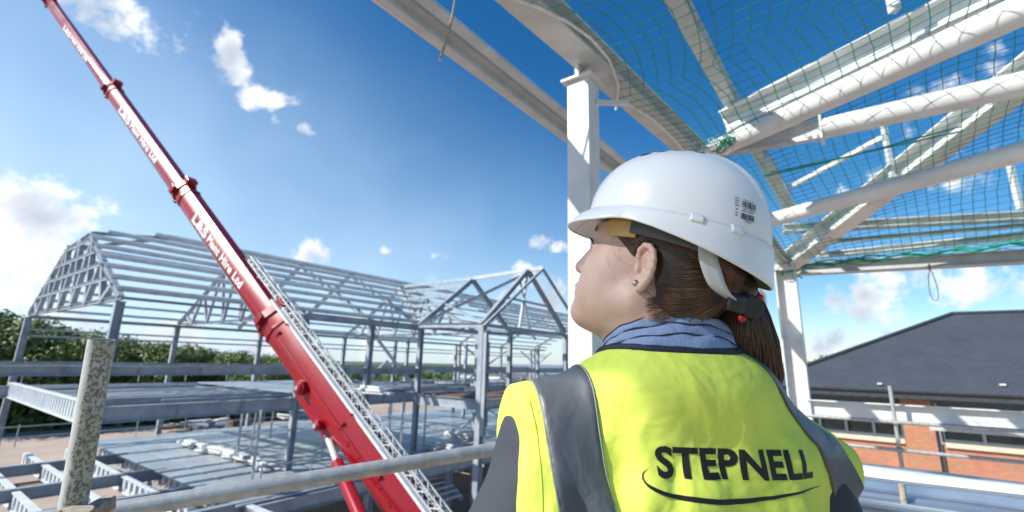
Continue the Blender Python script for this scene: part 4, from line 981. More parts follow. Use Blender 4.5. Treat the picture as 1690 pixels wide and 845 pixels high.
def smooth_v(W, Q, n=2, f=.5):
    for _ in range(n):
        A = np.zeros_like(W); C = np.zeros(len(W))
        for i in range(4):
            a, b = Q[:, i], Q[:, (i+1) % 4]; np.add.at(A, a, W[b]); np.add.at(C, a, 1); np.add.at(A, b, W[a]); np.add.at(C, b, 1)
        W = W*(1-f)+f*A/np.maximum(C, 1)[:, None]
    return W
def to_obj(W, Q, name, m, parent=None, smooth=True):
    off = np.zeros(3); q_ = parent
    while q_ is not None: off = off+np.array(q_.location); q_ = q_.parent
    me = bpy.data.meshes.new(name); me.vertices.add(len(W)); me.vertices.foreach_set('co', (W-off).astype(np.float32).ravel())
    me.loops.add(len(Q)*4); me.loops.foreach_set('vertex_index', Q.astype(np.int32).ravel()); me.polygons.add(len(Q)); me.polygons.foreach_set('loop_start', np.arange(0, len(Q)*4, 4, dtype=np.int32))
    me.update(calc_edges=True); me.validate()
    if smooth: me.polygons.foreach_set('use_smooth', [True]*len(me.polygons))
    me.materials.append(m); o = bpy.data.objects.new(name, me); col.objects.link(o)
    if parent: o.parent = parent
    return o
def axis(lo, hi, coarse, bands):
    p = [lo]
    while p[-1] < hi:
        st = coarse
        for a, b, s_ in bands:
            if a-1e-6 <= p[-1] < b: st = min(st, s_)
        p.append(p[-1]+st)
    return np.array(p)
def smoothnoise(W, sc, seed, oct_=2):
    from mathutils import noise
    return np.array([noise.fractal(Vector((p[0]*sc+seed, p[1]*sc, p[2]*sc)), 1.0, 2.0, oct_) for p in W])

# ---- materials
def mat_skin():
    m = mat('skin', (.56, .375, .30), (.63, .45, .37), .5, 0, 34, .14, 480, lo=.3, hi=.7, sss=.18, rvar=.06)
    t = m.node_tree; n = t.nodes; k = t.links; b = n['Principled BSDF']; old = b.inputs['Base Color'].links[0].from_socket
    tcx = n.new('ShaderNodeTexCoord')
    vo = n.new('ShaderNodeTexVoronoi'); vo.inputs['Scale'].default_value = 46; k.new(tcx.outputs['Object'], vo.inputs['Vector'])
    cr = n.new('ShaderNodeValToRGB'); e = cr.color_ramp.elements; e[0].position = .045; e[1].position = .085; e[0].color = (1, 1, 1, 1); e[1].color = (0, 0, 0, 1); k.new(vo.outputs['Distance'], cr.inputs[0])
    mi = n.new('ShaderNodeMix'); mi.data_type = 'RGBA'; mu = n.new('ShaderNodeMath'); mu.operation = 'MULTIPLY'; mu.inputs[1].default_value = .65; k.new(cr.outputs[0], mu.inputs[0]); k.new(mu.outputs[0], mi.inputs[0]); k.new(old, mi.inputs[6]); mi.inputs[7].default_value = (.26, .11, .07, 1)
    n2 = n.new('ShaderNodeTexNoise'); n2.inputs['Scale'].default_value = 16; n2.inputs['Detail'].default_value = 3; k.new(tcx.outputs['Object'], n2.inputs['Vector'])
    m2 = n.new('ShaderNodeMapRange'); m2.inputs[1].default_value = .48; m2.inputs[2].default_value = .75; m2.inputs[4].default_value = .35; k.new(n2.outputs['Fac'], m2.inputs[0])
    mi2 = n.new('ShaderNodeMix'); mi2.data_type = 'RGBA'; k.new(m2.outputs[0], mi2.inputs[0]); k.new(mi.outputs[2], mi2.inputs[6]); mi2.inputs[7].default_value = (.52, .21, .16, 1); k.new(mi2.outputs[2], b.inputs['Base Color'])
    return m
M_skin = mat_skin()
M_hair = mat('dark_brown_hair', (.022, .011, .007), (.050, .025, .014), .42, 0, 90, 0, lo=.35, hi=.7, stretch=(1, 1, .25), spec=.6)
M_hair2 = mat('brown_hair_strand', (.075, .038, .021), (.24, .135, .075), .36, 0, 30, 0, lo=.3, hi=.75, stretch=(1, 1, .2), spec=.7)
def mat_cloth(name, c1, c2, weave=900, bump=.15, rough=.8, wr=.3, wsc=14, sheen=0, trans=0):
    m = mat(name, c1, c2, rough, 0, 5, 0, lo=.3, hi=.7, rvar=.05); t = m.node_tree; n = t.nodes; k = t.links; b = n['Principled BSDF']; tcx = n.new('ShaderNodeTexCoord')
    wv = n.new('ShaderNodeTexNoise'); wv.inputs['Scale'].default_value = weave; wv.inputs['Detail'].default_value = 1; k.new(tcx.outputs['Object'], wv.inputs['Vector'])
    w2 = n.new('ShaderNodeTexNoise'); w2.inputs['Scale'].default_value = wsc; w2.inputs['Detail'].default_value = 3; w2.inputs['Distortion'].default_value = .35; k.new(tcx.outputs['Object'], w2.inputs['Vector'])
    b1 = n.new('ShaderNodeBump'); b1.inputs['Strength'].default_value = bump; b1.inputs['Distance'].default_value = .001; k.new(wv.outputs['Fac'], b1.inputs['Height'])
    b2 = n.new('ShaderNodeBump'); b2.inputs['Strength'].default_value = wr; b2.inputs['Distance'].default_value = .02; k.new(w2.outputs['Fac'], b2.inputs['Height']); k.new(b1.outputs[0], b2.inputs['Normal']); k.new(b2.outputs[0], b.inputs['Normal'])
    if sheen: b.inputs['Sheen Weight'].default_value = sheen
    return m
M_vest = mat_cloth('yellow_hi_vis_cloth', (.70, .81, .12), (.66, .78, .10), 1100, .2, .85, .8, 13)
M_tape = mat_cloth('reflective_tape', (.085, .095, .108), (.105, .115, .128), 1500, .1, .42, .35, 16)
M_jacket = mat_cloth('navy_softshell', (.028, .034, .048), (.04, .046, .062), 1300, .3, .8, .25, 9)
M_shirt = mat_cloth('blue_shirt_cloth', (.19, .27, .45), (.24, .32, .50), 1300, .2, .8, .4, 30)
M_trim = mat_cloth('navy_trim', (.008, .012, .028), (.015, .02, .04), 900, .3, .7, .2, 60)
M_ink = mat('black_print', (.008, .008, .008), None, .6)
M_seam = mat('grey_stitching', (.30, .32, .30), None, .7)
M_shell = mat('white_helmet_plastic', (.82, .83, .81), (.72, .735, .715), .33, 0, 7, .04, 30, lo=.5, hi=.8, spec=.5, rvar=.06)
M_shellb = mat('pale_grey_plastic', (.50, .52, .51), (.44, .46, .46), .35)
M_band = mat('grey_harness_plastic', (.06, .065, .065), (.09, .095, .095), .4)
M_sweat = mat('tan_sweatband', (.62, .40, .15), (.52, .33, .12), .7, 0, 30, .1, 300)
M_eye = mat('eye_white', (.7, .68, .66), None, .1)
M_silver = mat('silver', (.5, .5, .52), None, .25, .9)
M_trous = mat_cloth('dark_trousers', (.03, .032, .038), (.045, .047, .052), 900)
M_boot = mat('tan_boot_leather', (.22, .14, .07), (.16, .10, .05), .6)

# ---- body
person = None
fx = axis(-.32, .82, .013, [(.07, .345, .0023), (.135, .20, .0016), (-.10, -.02, .005), (.47, .57, .005)])
fy = axis(.42, .98, .013, [(.535, .80, .0023), (.555, .62, .0016), (.72, .88, .005)])
fz = axis(-1.36, .31, .014, [(-.02, .285, .0023), (.085, .19, .0018), (-.74, -.52, .005)])
B = Field(fx, fy, fz)
def he(c, r, k=.01, op='u', Rl=None): B.ell(h2w(c), r, k, HR if Rl is None else HR@Rl, op)
def hc(a, b, r0, r1, k=.01, op='u'): B.cap(h2w(a), h2w(b), r0, r1, k, op)
he((-.014, 0, .036), (.093, .073, .084)); he((.030, 0, -.012), (.062, .060, .084), .03); he((.046, 0, .045), (.046, .058, .050), .02)
for s_ in (1, -1):
    he((.050, .034*s_, -.022), (.040, .030, .036), .02); he((.050, .035*s_, -.052), (.038, .026, .030), .022)
    hc((.0, .056*s_, -.050), (.066, .016*s_, -.082), .019, .017, .022); hc((.080, .034*s_, .034), (.090, .008*s_, .034), .009, .009, .014)
    he((.097, .0105*s_, -.024), (.009, .0065, .0075), .006); he((.098, .031*s_, .014), (.017, .013, .011), .012, 's')
he((.080, 0, -.086), (.020, .022, .017), .02); he((.048, 0, -.082), (.048, .038, .019), .03)
hc((.090, 0, .020), (.108, 0, -.016), .0085, .0095, .012); he((.110, 0, -.021), (.0095, .0085, .0085), .006)
he((.084, 0, -.052), (.022, .028, .020), .014); he((.099, 0, -.049), (.009, .022, .0050), .006); he((.097, 0, -.060), (.009, .019, .0058), .005); hc((.108, -.018, -.0545), (.108, .018, -.0545), .0016, .0016, .003, 's')
for s_ in (1, -1): # lids
    for dz, rx in ((.0085, .0027), (-.0070, .0022)):
        pts = [h2w((.0865-abs(a)**2*.010, (.031+.0135*a)*s_, .013+dz*(1-a*a))) for a in np.linspace(-1, 1, 7)]
        for i in range(6): B.cap(pts[i], pts[i+1], rx, rx, .003)
hc((-.022, 0, -.045), (-.052, 0, -.125), .054, .056, .03)
B.cap(h2w((-.03, 0, -.06)), t2w((0, .012, -.06)), .053, .062, .03); B.cap(h2w((.022, 0, -.082)), t2w((-.01, .045, -.05)), .028, .045, .035)
# ears
def ear(s_):
    Re = np.array([[math.cos(.42), -math.sin(.42)*s_, 0], [math.sin(.42)*s_, math.cos(.42), 0], [0, 0, 1]])
    tlt = .16; Rt2 = np.array([[math.cos(tlt), 0, -math.sin(tlt)], [0, 1, 0], [math.sin(tlt), 0, math.cos(tlt)]])
    El = np.array([[1, 0, 0], [0, 1, 0], [0, 0, 1.0]])@Re.T@Rt2.T
    c = np.array([-.009, .079*s_, -.004])
    EK = .88
    def e2h(p): return c+El@(np.asarray(p, float)*EK)
    he(c, (.0155, .0052, .0265), .004, Rl=El); he(e2h((.006, -.0015*s_, -.027)), (.0085, .0048, .0105), .005, Rl=El)
    he(e2h((.004, .0075*s_, -.004)), (.0095, .008, .013), .004, 's', El); he(e2h((.002, .0065*s_, .014)), (.0105, .0045, .0075), .004, 's', El)
    rim = [(.0135, .000, .004), (.0125, .003, .013), (.009, .005, .023), (.001, .006, .029), (-.008, .0055, .027), (-.0145, .005, .019), (-.0170, .005, .008), (-.0165, .0045, -.004), (-.0125, .0035, -.015), (-.006, .002, -.024), (.001, .001, -.031), (.007, .000, -.034)]
    pts = [h2w(e2h((x, y*s_, z))) for x, y, z in rim]; B.chain(pts, [.0028, .0032, .0034, .0036, .0036, .0036, .0036, .0036, .0036, .004, .0048, .005], .003)
    ah = [h2w(e2h((x, y*s_, z))) for x, y, z in [(.0, .0035, .014), (-.0075, .004, .008), (-.0092, .004, -.003), (-.005, .003, -.014), (.002, .002, -.017)]]; B.chain(ah, [.0022, .0026, .0026, .0024, .0022], .003)
    he(e2h((.0125, .001*s_, -.006)), (.0045, .0045, .0065), .003, Rl=El)
    return h2w(e2h((.0085, .0045*s_, -.0275))), HR@El@np.array([0, s_, 0])
stud, studn = ear(1); ear(-1)
# trunk, arms, legs, hands
tc_ = lambda *p: t2w(p)
B.cap(tc_(0, 0, -.08), tc_(-.17, .01, -.10), .065, .05, .05); B.cap(tc_(0, 0, -.08), tc_(.17, .01, -.13), .065, .05, .05)
B.ell(tc_(0, .0, -.22), (.150, .092, .20), .05, TR, pad=.08); B.ell(tc_(0, .0, -.45), (.125, .088, .16), .05, TR, pad=.08); B.ell(tc_(0, .005, -.60), (.155, .105, .13), .05, TR, pad=.08)
EL, WL, HL = tc_(-.285, -.02, -.36), tc_(-.255, .13, -.56), tc_(-.25, .165, -.62)
ER, WR, HRr = tc_(.265, -.03, -.40), tc_(.255, .10, -.60), tc_(.25, .13, -.66)
for S0, E0, W0, H0, sg in ((tc_(-.17, .01, -.11), EL, WL, HL, 1), (tc_(.17, .01, -.14), ER, WR, HRr, -1)):
    B.cap(S0, E0, .046, .037, .03); B.cap(E0, W0, .038, .026, .02)
    d = nrm(H0-W0); sd2 = TR@np.array([0, 1, 0.]); sd2 = nrm(sd2-d*(sd2@d)); pn = np.cross(d, sd2)*sg
    B.cap(W0, W0+d*.075-sd2*.012, .023, .018, .012); B.cap(W0+d*.02, W0+d*.08+sd2*.018, .02, .015, .012)
    for i, (o_, ln) in enumerate(((.030, .066), (.010, .075), (-.011, .070), (-.030, .054))):
        k0 = W0+d*.085+sd2*o_; k1 = k0+d*ln*.45+pn*.006; k2 = k1+d*ln*.33+pn*.014; k3 = k2+d*ln*.2+pn*.014; B.chain([W0+d*.05+sd2*o_*.7, k0, k1, k2, k3], [.011, .0095, .0088, .008, .007], .004)
    t0 = W0+d*.025+sd2*.022; t1 = t0+d*.030+sd2*.022+pn*.01; B.chain([t0, t1, t1+d*.028+sd2*.006+pn*.008], [.012, .0098, .008], .006)
for sg in (-1, 1):
    hp_, kn, an = tc_(.085*sg, 0, -.66), tc_(.10*sg, .01, -.98), tc_(.11*sg, -.01, -1.28)
    B.cap(hp_, kn, .082, .055, .04, pad=.06); B.cap(kn, an, .055, .036, .02); B.cap(an, tc_(.12*sg, .13, -1.325), .032, .028, .02)
W, Q = B.mesh(); W = smooth_v(W, Q, 1, .35)
person = to_obj(W, Q, 'person', M_skin)
tag(person, 'woman in white hard hat and yellow hi-vis vest, back turned, looking up left', 'person')

# ---- eyes, brow, lashes
eyes = MB()
for s_ in (1, -1):
    m = MB(); c = h2w((.0765, .031*s_, .013)); m.ball(c, .0118, 24, 16); eb = m.build('eye', M_eye, person, smooth=True)
    d = nrm(HR@np.array([1, .0, .12])); m = MB(); m.ball(c+d*.0073, .0058, 18, 12); m.build('iris', M_black, eb, smooth=True)
    m = MB(); rr = random.Random(2)
    for i in range(26):
        a = -1+2*i/25; p = (.0885-abs(a)**2*.010, (.031+.0135*a)*s_, .013+.0078*(1-a*a)); p = np.array(p); e = p+np.array([.007, .002*a*s_, .0035]); mid = (p+e)/2-np.array([0, 0, .0012]); m.tube([h2w(p), h2w(mid), h2w(e)], [.00035, .0003, .0001], 4)
    m.build('eyelash', M_hair, person)
    m = MB()
    for i in range(90):
        a = rr.uniform(0, 1); p = np.array([.094-.010*a, (.012+.034*a)*s_, .0345+.004*math.sin(a*3)+rr.uniform(-.003, .003)]); m.tube([h2w(p), h2w(p+np.array([-.001, .006*s_, .0015]))], [.0004, .00015], 4)
    m.build('eyebrow', M_hair, person)
m = MB(); m.ball(stud+studn*.002, .0034, 14, 8); m.tube([stud, stud+studn*.0022], .0042, 16); m.build('ear_stud', M_silver, person, smooth=True)

# ---- hair on the scalp
HX = axis(.10, .345, .0026, []); HY = axis(.53, .80, .0026, []); HZ = axis(-.0, .29, .0026, [])
B2 = Field(HX, HY, HZ)
B2.ell(h2w((-.015, 0, .036)), (.099, .0775, .090), .01, HR); B2.cap(h2w((-.030, 0, -.045)), h2w((-.050, 0, -.092)), .058, .052, .03)
B2.ell(h2w((.040, 0, .045)), (.052, .0625, .055), .02, HR)
B2.ell(h2w((-.020, 0, -.012)), (.082, .0735, .06), .02, HR)
B2.ell(h2w((-.108, -.004, .004)), (.026, .024, .024), .015, HR)
zt_ = [-.20, -.118, -.10, -.075, -.045, -.03, -.012, .006, .02, .035, .06, .1, .2]; xt_ = [-.07, -.060, -.050, -.040, -.029, -.027, -.020, .014, .034, .052, .068, .086, .09]
def hairline(X, Y, Zz):
    dx, dy, dz = X-HP[0], Y-HP[1], Zz-HP[2]; hx = dx*HR[0, 0]+dy*HR[1, 0]+dz*HR[2, 0]; hz = dx*HR[0, 2]+dy*HR[1, 2]+dz*HR[2, 2]
    return ((hx-np.interp(hz, zt_, xt_))*.8).astype(np.float32)
B2.add(hairline, (-9, -9, -9), (9, 9, 9), op='i')
B2.add(lambda X, Y, Zz: (-( (X-HP[0])*HR[0, 2]+(Y-HP[1])*HR[1, 2]+(Zz-HP[2])*HR[2, 2])-.122)*np.ones_like(X+Y+Zz), (-9, -9, -9), (9, 9, 9), op='i')
for s_ in (1, -1): B2.ell(h2w((-.006, .086*s_, -.004)), (.023, .022, .031), .004, HR, 's')
W, Q = B2.mesh(); W = smooth_v(W, Q, 3, .5); hair = to_obj(W, Q, 'hair', M_hair, person)
hbv = BVHTree.FromPolygons([Vector(v) for v in W], [tuple(int(i) for i in q_) for q_ in Q])
rr = random.Random(11); sm_ = MB(); bbv0 = BVHTree.FromObject(person, bpy.context.evaluated_depsgraph_get())
for i in range(1500):
    z0 = rr.uniform(-.118, .075); x0 = np.interp(z0, zt_, xt_)+rr.uniform(-.004, .003)
    if z0 < -.10 or rr.random() < .35: x0 -= rr.uniform(0, .05)
    a = np.array([x0, .080, z0]); sgn = 1 if rr.random() < .8 else -1; a[1] *= sgn
    e = np.array([-.108, .012*sgn+rr.uniform(-.010, .010), .000+rr.uniform(-.014, .014)]); pts = []; ok = True; n_ = 12; lift = rr.uniform(.0000, .0022) + (rr.random() < .06)*.003; wav = rr.uniform(-.006, .006)
    for j in range(n_+1):
        t = j/n_; p = a*(1-t)+e*t; p = p+np.array([0, .02*sgn*math.sin(math.pi*t)*.5, wav*math.sin(math.pi*t)+ .010*math.sin(math.pi*t)*(-1 if z0 < -.02 else 1)])
        h = hbv.find_nearest(Vector(h2w(p)))
        if h[0] is None or (-.0255 < p[0] < .022 and -.036 < p[2] < .030): ok = False; break
        pts.append(np.array(h[0])+np.array(h[1])*(lift*math.sin(math.pi*min(1, t*1.1+.05))+.0002))
    if ok: sm_.tube(pts, [.00006, .00016, .0003]+[.0005]*(n_-3)+[.0004], 3, False)
for i in range(320):   # temple hair swept back over the ear
    z0 = rr.uniform(.008, .066); x0 = np.interp(z0, zt_, xt_)+rr.uniform(-.010, .005); sgn = 1 if rr.random() < .7 else -1
    a = np.array([x0, .076*sgn, z0]); e = np.array([-.030, .080*sgn, .040+rr.uniform(0, .02)]); pts = []
    for j in range(9):
        t = j/8; p = a*(1-t)+e*t+np.array([0, 0, .006*math.sin(math.pi*t)]); h = bbv0.find_nearest(Vector(h2w(p))); h2 = hbv.find_nearest(Vector(h2w(p)))
        q_ = h if (h2[0] is None or h2[3] > .008) else h2; pts.append(np.array(q_[0])+np.array(q_[1])*(.0006+.0012*math.sin(math.pi*t)))
    sm_.tube(pts, [.00008, .0002, .0003]+[.00045]*6, 3, False)
strands = sm_
# fine hairline wisps that thin out over the skin, and a few loose wisps on the cheek
bbv = BVHTree.FromObject(person, bpy.context.evaluated_depsgraph_get())
wm = MB()
for i in range(420):
    z0 = rr.uniform(-.125, .05); x0 = np.interp(z0, zt_, xt_)+rr.uniform(-.001, .012)
    if -.042 < z0 < .036: continue
    a = np.array([x0, .078, z0]); e = a+np.array([-rr.uniform(.015, .035), .0, (.006 if z0 > -.04 else .014)*rr.uniform(.5, 1.5)]); pts = []
    for j in range(6):
        t = j/5; h = bbv.find_nearest(Vector(h2w(a*(1-t)+e*t))); pts.append(np.array(h[0])+np.array(h[1])*(.0004+.004*t))
    wm.tube(pts, [.00012]+[.0003]*5, 3, False)
for (p0, p1, p2, p3) in (((.048, .07, .044), (.052, .075, .022), (.046, .075, .004), (.028, .08, .000)), ((.050, .07, .040), (.056, .075, .018), (.050, .075, -.002), (.044, .078, -.012)), ((.044, .07, .03), (.040, .08, .012), (.032, .085, -.002), (.022, .09, -.008))):
    P = [np.array(q_) for q_ in (p0, p1, p2, p3)]
    for c_ in range(1):
        of = np.array([rr.uniform(-.003, .003), 0, rr.uniform(-.003, .003)]); pts = []
        for j in range(12):
            t = j/11; q_ = P[0]*(1-t)**3+3*P[1]*t*(1-t)**2+3*P[2]*t*t*(1-t)+P[3]*t**3+of*(.3+t); h = bbv.find_nearest(Vector(h2w(q_))); pts.append(np.array(h[0])+np.array(h[1])*(.0006+.0025*math.sin(math.pi*t)))
        wm.tube(pts, [.00012]*12, 3, False)
strands.raw(wm.v, wm.f); strands.build('hair_strands', M_hair2, hair, smooth=True)
# ---- ponytail
tail_c = [atd(1210, 452, .662), atd(1222, 500, .645), atd(1225, 545, .636), atd(1229, 588, .638), atd(1237, 622, .650), atd(1247, 644, .658)]
def spl(P, t):
    n_ = len(P)-1; u = t*n_; i = min(int(u), n_-1); f = u-i; p0, p1, p2, p3 = P[max(i-1, 0)], P[i], P[i+1], P[min(i+2, n_)]
    return .5*((2*p1)+(-p0+p2)*f+(2*p0-5*p1+4*p2-p3)*f*f+(-p0+3*p1-3*p2+p3)*f**3)
def tail_r(t): return np.interp(t, [0, .12, .3, .5, .75, .9, 1], [.016, .022, .031, .039, .039, .030, .009])
wdir = nrm(np.cross([0, 0, 1], ray(1230, 560))); ddir = nrm(np.cross(wdir, [0, 0, 1]))
core = MB(); V = []; 
for i in range(15):
    t = i/14; c = spl(tail_c, t*.97); V.append([c+wdir*tail_r(t)*.86*math.cos(a)+ddir*tail_r(t)*.5*math.sin(a) for a in np.linspace(0, 2*math.pi, 16, endpoint=False)])
core.grid(V, True); tail = core.build('ponytail', M_hair, person, smooth=True)
sm_ = MB()
for i in range(1500):
    a = rr.uniform(0, 6.283); q_ = .55+.5*math.sqrt(rr.random()); tw = rr.uniform(-.7, .7); end = rr.uniform(.78, 1.04); st_ = rr.random()*.05; pts = []; ph = rr.uniform(0, 6); cl_ = .10*math.sin(a*5)
    for j in range(17):
        t = st_+(end-st_)*j/16; tt = min(t, 1); c = spl(tail_c, tt)+(t-tt)*np.array([-.01, .0, -.06]); r_ = tail_r(tt)*q_; aa = a+tw*t+.10*math.sin(t*7+ph)
        pts.append(c+wdir*r_*(1+cl_)*math.cos(aa)+ddir*r_*.62*math.sin(aa)+np.array([0, 0, -.004*math.sin(ph)*t]))
    sm_.tube(pts, [.0006]*14+[.0005, .0004, .0002], 3, False)
for i in range(60):   # flyaways
    a = rr.uniform(-1.2, 1.2)*(1 if rr.random() < .5 else 1); pts = []; am = rr.uniform(.9, 1.7)
    for j in range(15):
        t = .1+.85*j/14; c = spl(tail_c, t); pts.append(c+wdir*tail_r(t)*am*math.cos(a)*(1+.2*math.sin(t*6+i))+ddir*.02*math.sin(a))
    sm_.tube(pts, .0002, 3, False)
sm_.build('hair_strands', M_hair2, tail, smooth=True)

# ---- shirt collar (folded denim-blue bands) and navy trim
cc0 = np.array([.222, .664, .0])
def collar_ring(a, r_, z, sx=1.0, sy=.92):
    # a=0 faces the back of the neck (towards the camera)
    bx, by = math.sin(a), -math.cos(a); lift = (1+math.cos(a))/2
    return cc0+TR@np.array([bx*r_*sx, by*r_*sy, z*(.55+.45*lift)-.030*(1-lift)-.006*bx])
pr0 = [(.0640, .052), (.0655, .0625), (.0690, .0665), (.0730, .0640), (.0765, .0560), (.0782, .0490), (.0778, .0472), (.0800, .0465), (.0838, .0395), (.0872, .0335), (.0880, .0312), (.0872, .0296), (.0894, .0290), (.0925, .0235), (.0945, .0185), (.0950, .0120), (.094, .0040), (.090, -.010)]
pr = [(.0815+(r_-.064)*.50, (z-.0185)*.76+.030) for r_, z in pr0]
G = []
for a in np.linspace(-math.pi, math.pi, 121)[:-1]:
    G.append([collar_ring(a, r_*(1+.012*math.sin(a*7+i*.5)+.006*math.sin(a*17+i)), z+.0012*math.sin(a*11+i)) for i, (r_, z) in enumerate(pr)])
G.append(G[0]); m = MB(); m.grid(G); sc = m.build('shirt_collar', M_shirt, person, smooth=True); so = sc.modifiers.new('thickness', 'SOLIDIFY'); so.thickness = .0016; so.offset = 0
for i_ in (3, 6, 11):
    m = MB(); m.tube([collar_ring(a, pr[i_][0]*(1+.012*math.sin(a*7+i_*.5)+.006*math.sin(a*17+i_))+.0016, pr[i_][1]+.0012*math.sin(a*11+i_)) for a in np.linspace(-2.6, 2.6, 110)], .0007 if i_ == 3 else .0011, 5); m.build('collar_piping', M_trim, person, smooth=True)

# ---- jacket with sleeves
jx = axis(-.20, .66, .0062, []); jy = axis(.46, .90, .0062, []); jz = axis(-.72, .02, .0066, [])
J = Field(jx, jy, jz)
J.ell(tc_(0, .02, -.24), (.165, .088, .22), .05, TR, pad=.08); J.ell(tc_(0, .01, -.50), (.165, .100, .20), .05, TR, pad=.08)
for sg, S0, E0, W0 in ((-1, tc_(-.170, .012, -.100), EL, WL), (1, tc_(.185, .012, -.145), ER, WR)):
    J.cap(tc_(0, .005, -.07), S0, .07, .060, .05); J.chain([S0, (S0+E0)/2, E0], [.062, .060, .054], .03); J.chain([E0, (E0+W0)/2, W0-nrm(W0-E0)*.01], [.053, .046, .038], .02)
J.add(lambda X, Y, Zz: Zz+.0*X+.0*Y-.010-0*Zz, (-9, -9, -9), (9, 9, 9), op='i')
W, Q = J.mesh(); W = smooth_v(W, Q, 2, .5)
nsv = smoothnoise(W, 11, 3.1, 3); 
def vnormals(W, Q):
    n_ = np.cross(W[Q[:, 2]]-W[Q[:, 0]], W[Q[:, 3]]-W[Q[:, 1]]); N_ = np.zeros_like(W)
    for i in range(4): np.add.at(N_, Q[:, i], n_)
    return N_/(np.linalg.norm(N_, axis=1)[:, None]+1e-12)
W = W+vnormals(W, Q)*(nsv*.004)[:, None]; to_obj(W, Q, 'jacket', M_jacket, person)

# ---- hi-vis vest
vx = axis(-.10, .56, .0042, []); vy = axis(.47, .88, .0042, []); vz = axis(-.74, .05, .0060, [(-.24, .05, .0040)])
Vv = Field(vx, vy, vz)
Vv.ell(tc_(0, .012, -.235), (.205, .128, .245), .05, TR, pad=.08); Vv.ell(tc_(0, .0, -.52), (.225, .140, .25), .06, TR, pad=.08)
Vv.cap(tc_(0, .005, -.065), tc_(-.250, .010, -.084), .072, .050, .05, pad=.06); Vv.cap(tc_(0, .005, -.065), tc_(.225, .012, -.140), .074, .062, .05, pad=.06)
Vv.ell(tc_(0, -.014, -.028), (.130, .090, .062), .05, TR, pad=.08)
Vv.ell(tc_(-.19, .0, -.16), (.05, .085, .11), .05, TR, pad=.06)
# armholes: trim beyond a curved side surface
def arm(X, Y, Zz):
    dx, dy = X-TO[0], Y-TO[1]; lx = dx*TR[0, 0]+dy*TR[1, 0]; z = Zz+0*lx
    lim = np.interp(z, [-.8, -.45, -.36, -.24, -.15, -.08, -.03, .1], [.25, .25, .236, .226, .222, .222, .228, .228]); lim2 = np.interp(z, [-.8, -.45, -.36, -.26, -.17, -.1, 0, .1], [.25, .25, .25, .245, .242, .245, .25, .25])
    return np.where(lx < 0, -lx-lim, lx-lim2).astype(np.float32)
Vv.add(arm, (-9, -9, -9), (9, 9, 9), op='i')
# neck opening
nc = cc0+TR@np.array([0, .004, .040]); Vv.ell(nc, (.1000, .097, .068), .004, TR, 's', pad=.02)
Vv.add(lambda X, Y, Zz: (-.70-Zz)+0*X+0*Y, (-9, -9, -9), (9, 9, 9), op='i')
W, Q = Vv.mesh(); W = smooth_v(W, Q, 3, .5)
N0 = vnormals(W, Q); Lc = (W-TO)@TR
f1 = smoothnoise(Lc*[1.0, 1, .45], 9, 7.7, 3); fd = np.clip((-Lc[:, 2]-.03)/.08, 0, 1)
# soft diagonal drapes falling from the left shoulder blade
dr = np.sin((Lc[:, 0]*.85+Lc[:, 2]*.42)*95+f1*2.2)*np.exp(-((Lc[:, 0]+.115)/.06)**2)*np.exp(-((Lc[:, 2]+.17)/.07)**2)
dr2 = np.sin((Lc[:, 0]*.9-Lc[:, 2]*.35)*70+f1*2.5)*np.exp(-((Lc[:, 0]+.03)/.05)**2)*np.exp(-((Lc[:, 2]+.19)/.06)**2)
f2 = smoothnoise(Lc*[1.2, 1, .5], 17, 2.2, 2)
f3 = smoothnoise(Lc*[1.0, 1, .6], 24, 5.2, 2); f3 = np.abs(f3)
W = W+N0*((f1*.016*fd)+f2*.006*fd-f3*.004*fd+dr*.0065+dr2*.0045)[:, None]
vest = to_obj(W, Q, 'safety_vest', M_vest, person)
vbv = BVHTree.FromPolygons([Vector(v) for v in W], [tuple(int(i) for i in q_) for q_ in Q])
def on_vest_back(lx, z, off=.0012):   # cast from behind on to the back
    o = t2w((lx, -.5, z)); h = vbv.ray_cast(Vector(o), Vector(TR@np.array([0, 1., 0])))
    if h[0] is None: return None, None
    return np.array(h[0])+np.array(h[1])*off, np.array(h[1])
def over_path(lx0, lx1, zb, n=70):    # strip centre running from low on the back over the shoulder to the front
    out = []
    for i in range(n):
        a = R_(-8)+(i/(n-1))*R_(150); pass
    return out
def strap(xf, wfun, name, mm, off, parent, edge=False, frm=0, zb=-.66):
    """band lying on the vest; xf(t) centre, t: 0 low back -> 1 over the shoulder -> 2 front"""
    rows = []
    for i in range(150):
        t = i/149*2
        row = []
        for j in range(9):
            u = (j/8-.5)*wfun(t); lx = xf(t)+u
            if t <= .86:
                z = zb+(t/.86)*(-zb-.085); org = t2w((lx, -.5, z)); dr_ = TR@np.array([0, 1., 0])
            elif t >= 1.14:
                z = -.085+((t-1.14)/.86)*(zb+.085); org = t2w((lx, .5, z)); dr_ = TR@np.array([0, -1., 0])
            else:
                a = (t-.86)/.28*math.pi; cen = np.array([lx, .01, -.085]); dl = np.array([0, -math.cos(a), math.sin(a)]); org = t2w(cen+dl*.5); dr_ = -(TR@dl)
            h = vbv.ray_cast(Vector(org), Vector(dr_))
            if h[0] is None: row = None; break
            row.append(np.array(h[0])+np.array(h[1])*off)
        if row is not None: rows.append(row)
    m = MB(); m.grid(rows); ob = m.build(name, mm, parent, smooth=True); so = ob.modifiers.new('thickness', 'SOLIDIFY'); so.thickness = .0012; so.offset = 0
    return ob, rows
def px_on_back(px, py):                # local back coordinates under an image point
    v = ray(px, py); h = vbv.ray_cast(Vector((0, 0, 0)), Vector(v).normalized()); p = TR.T@(np.array(h[0])-TO); return p[0], p[2]
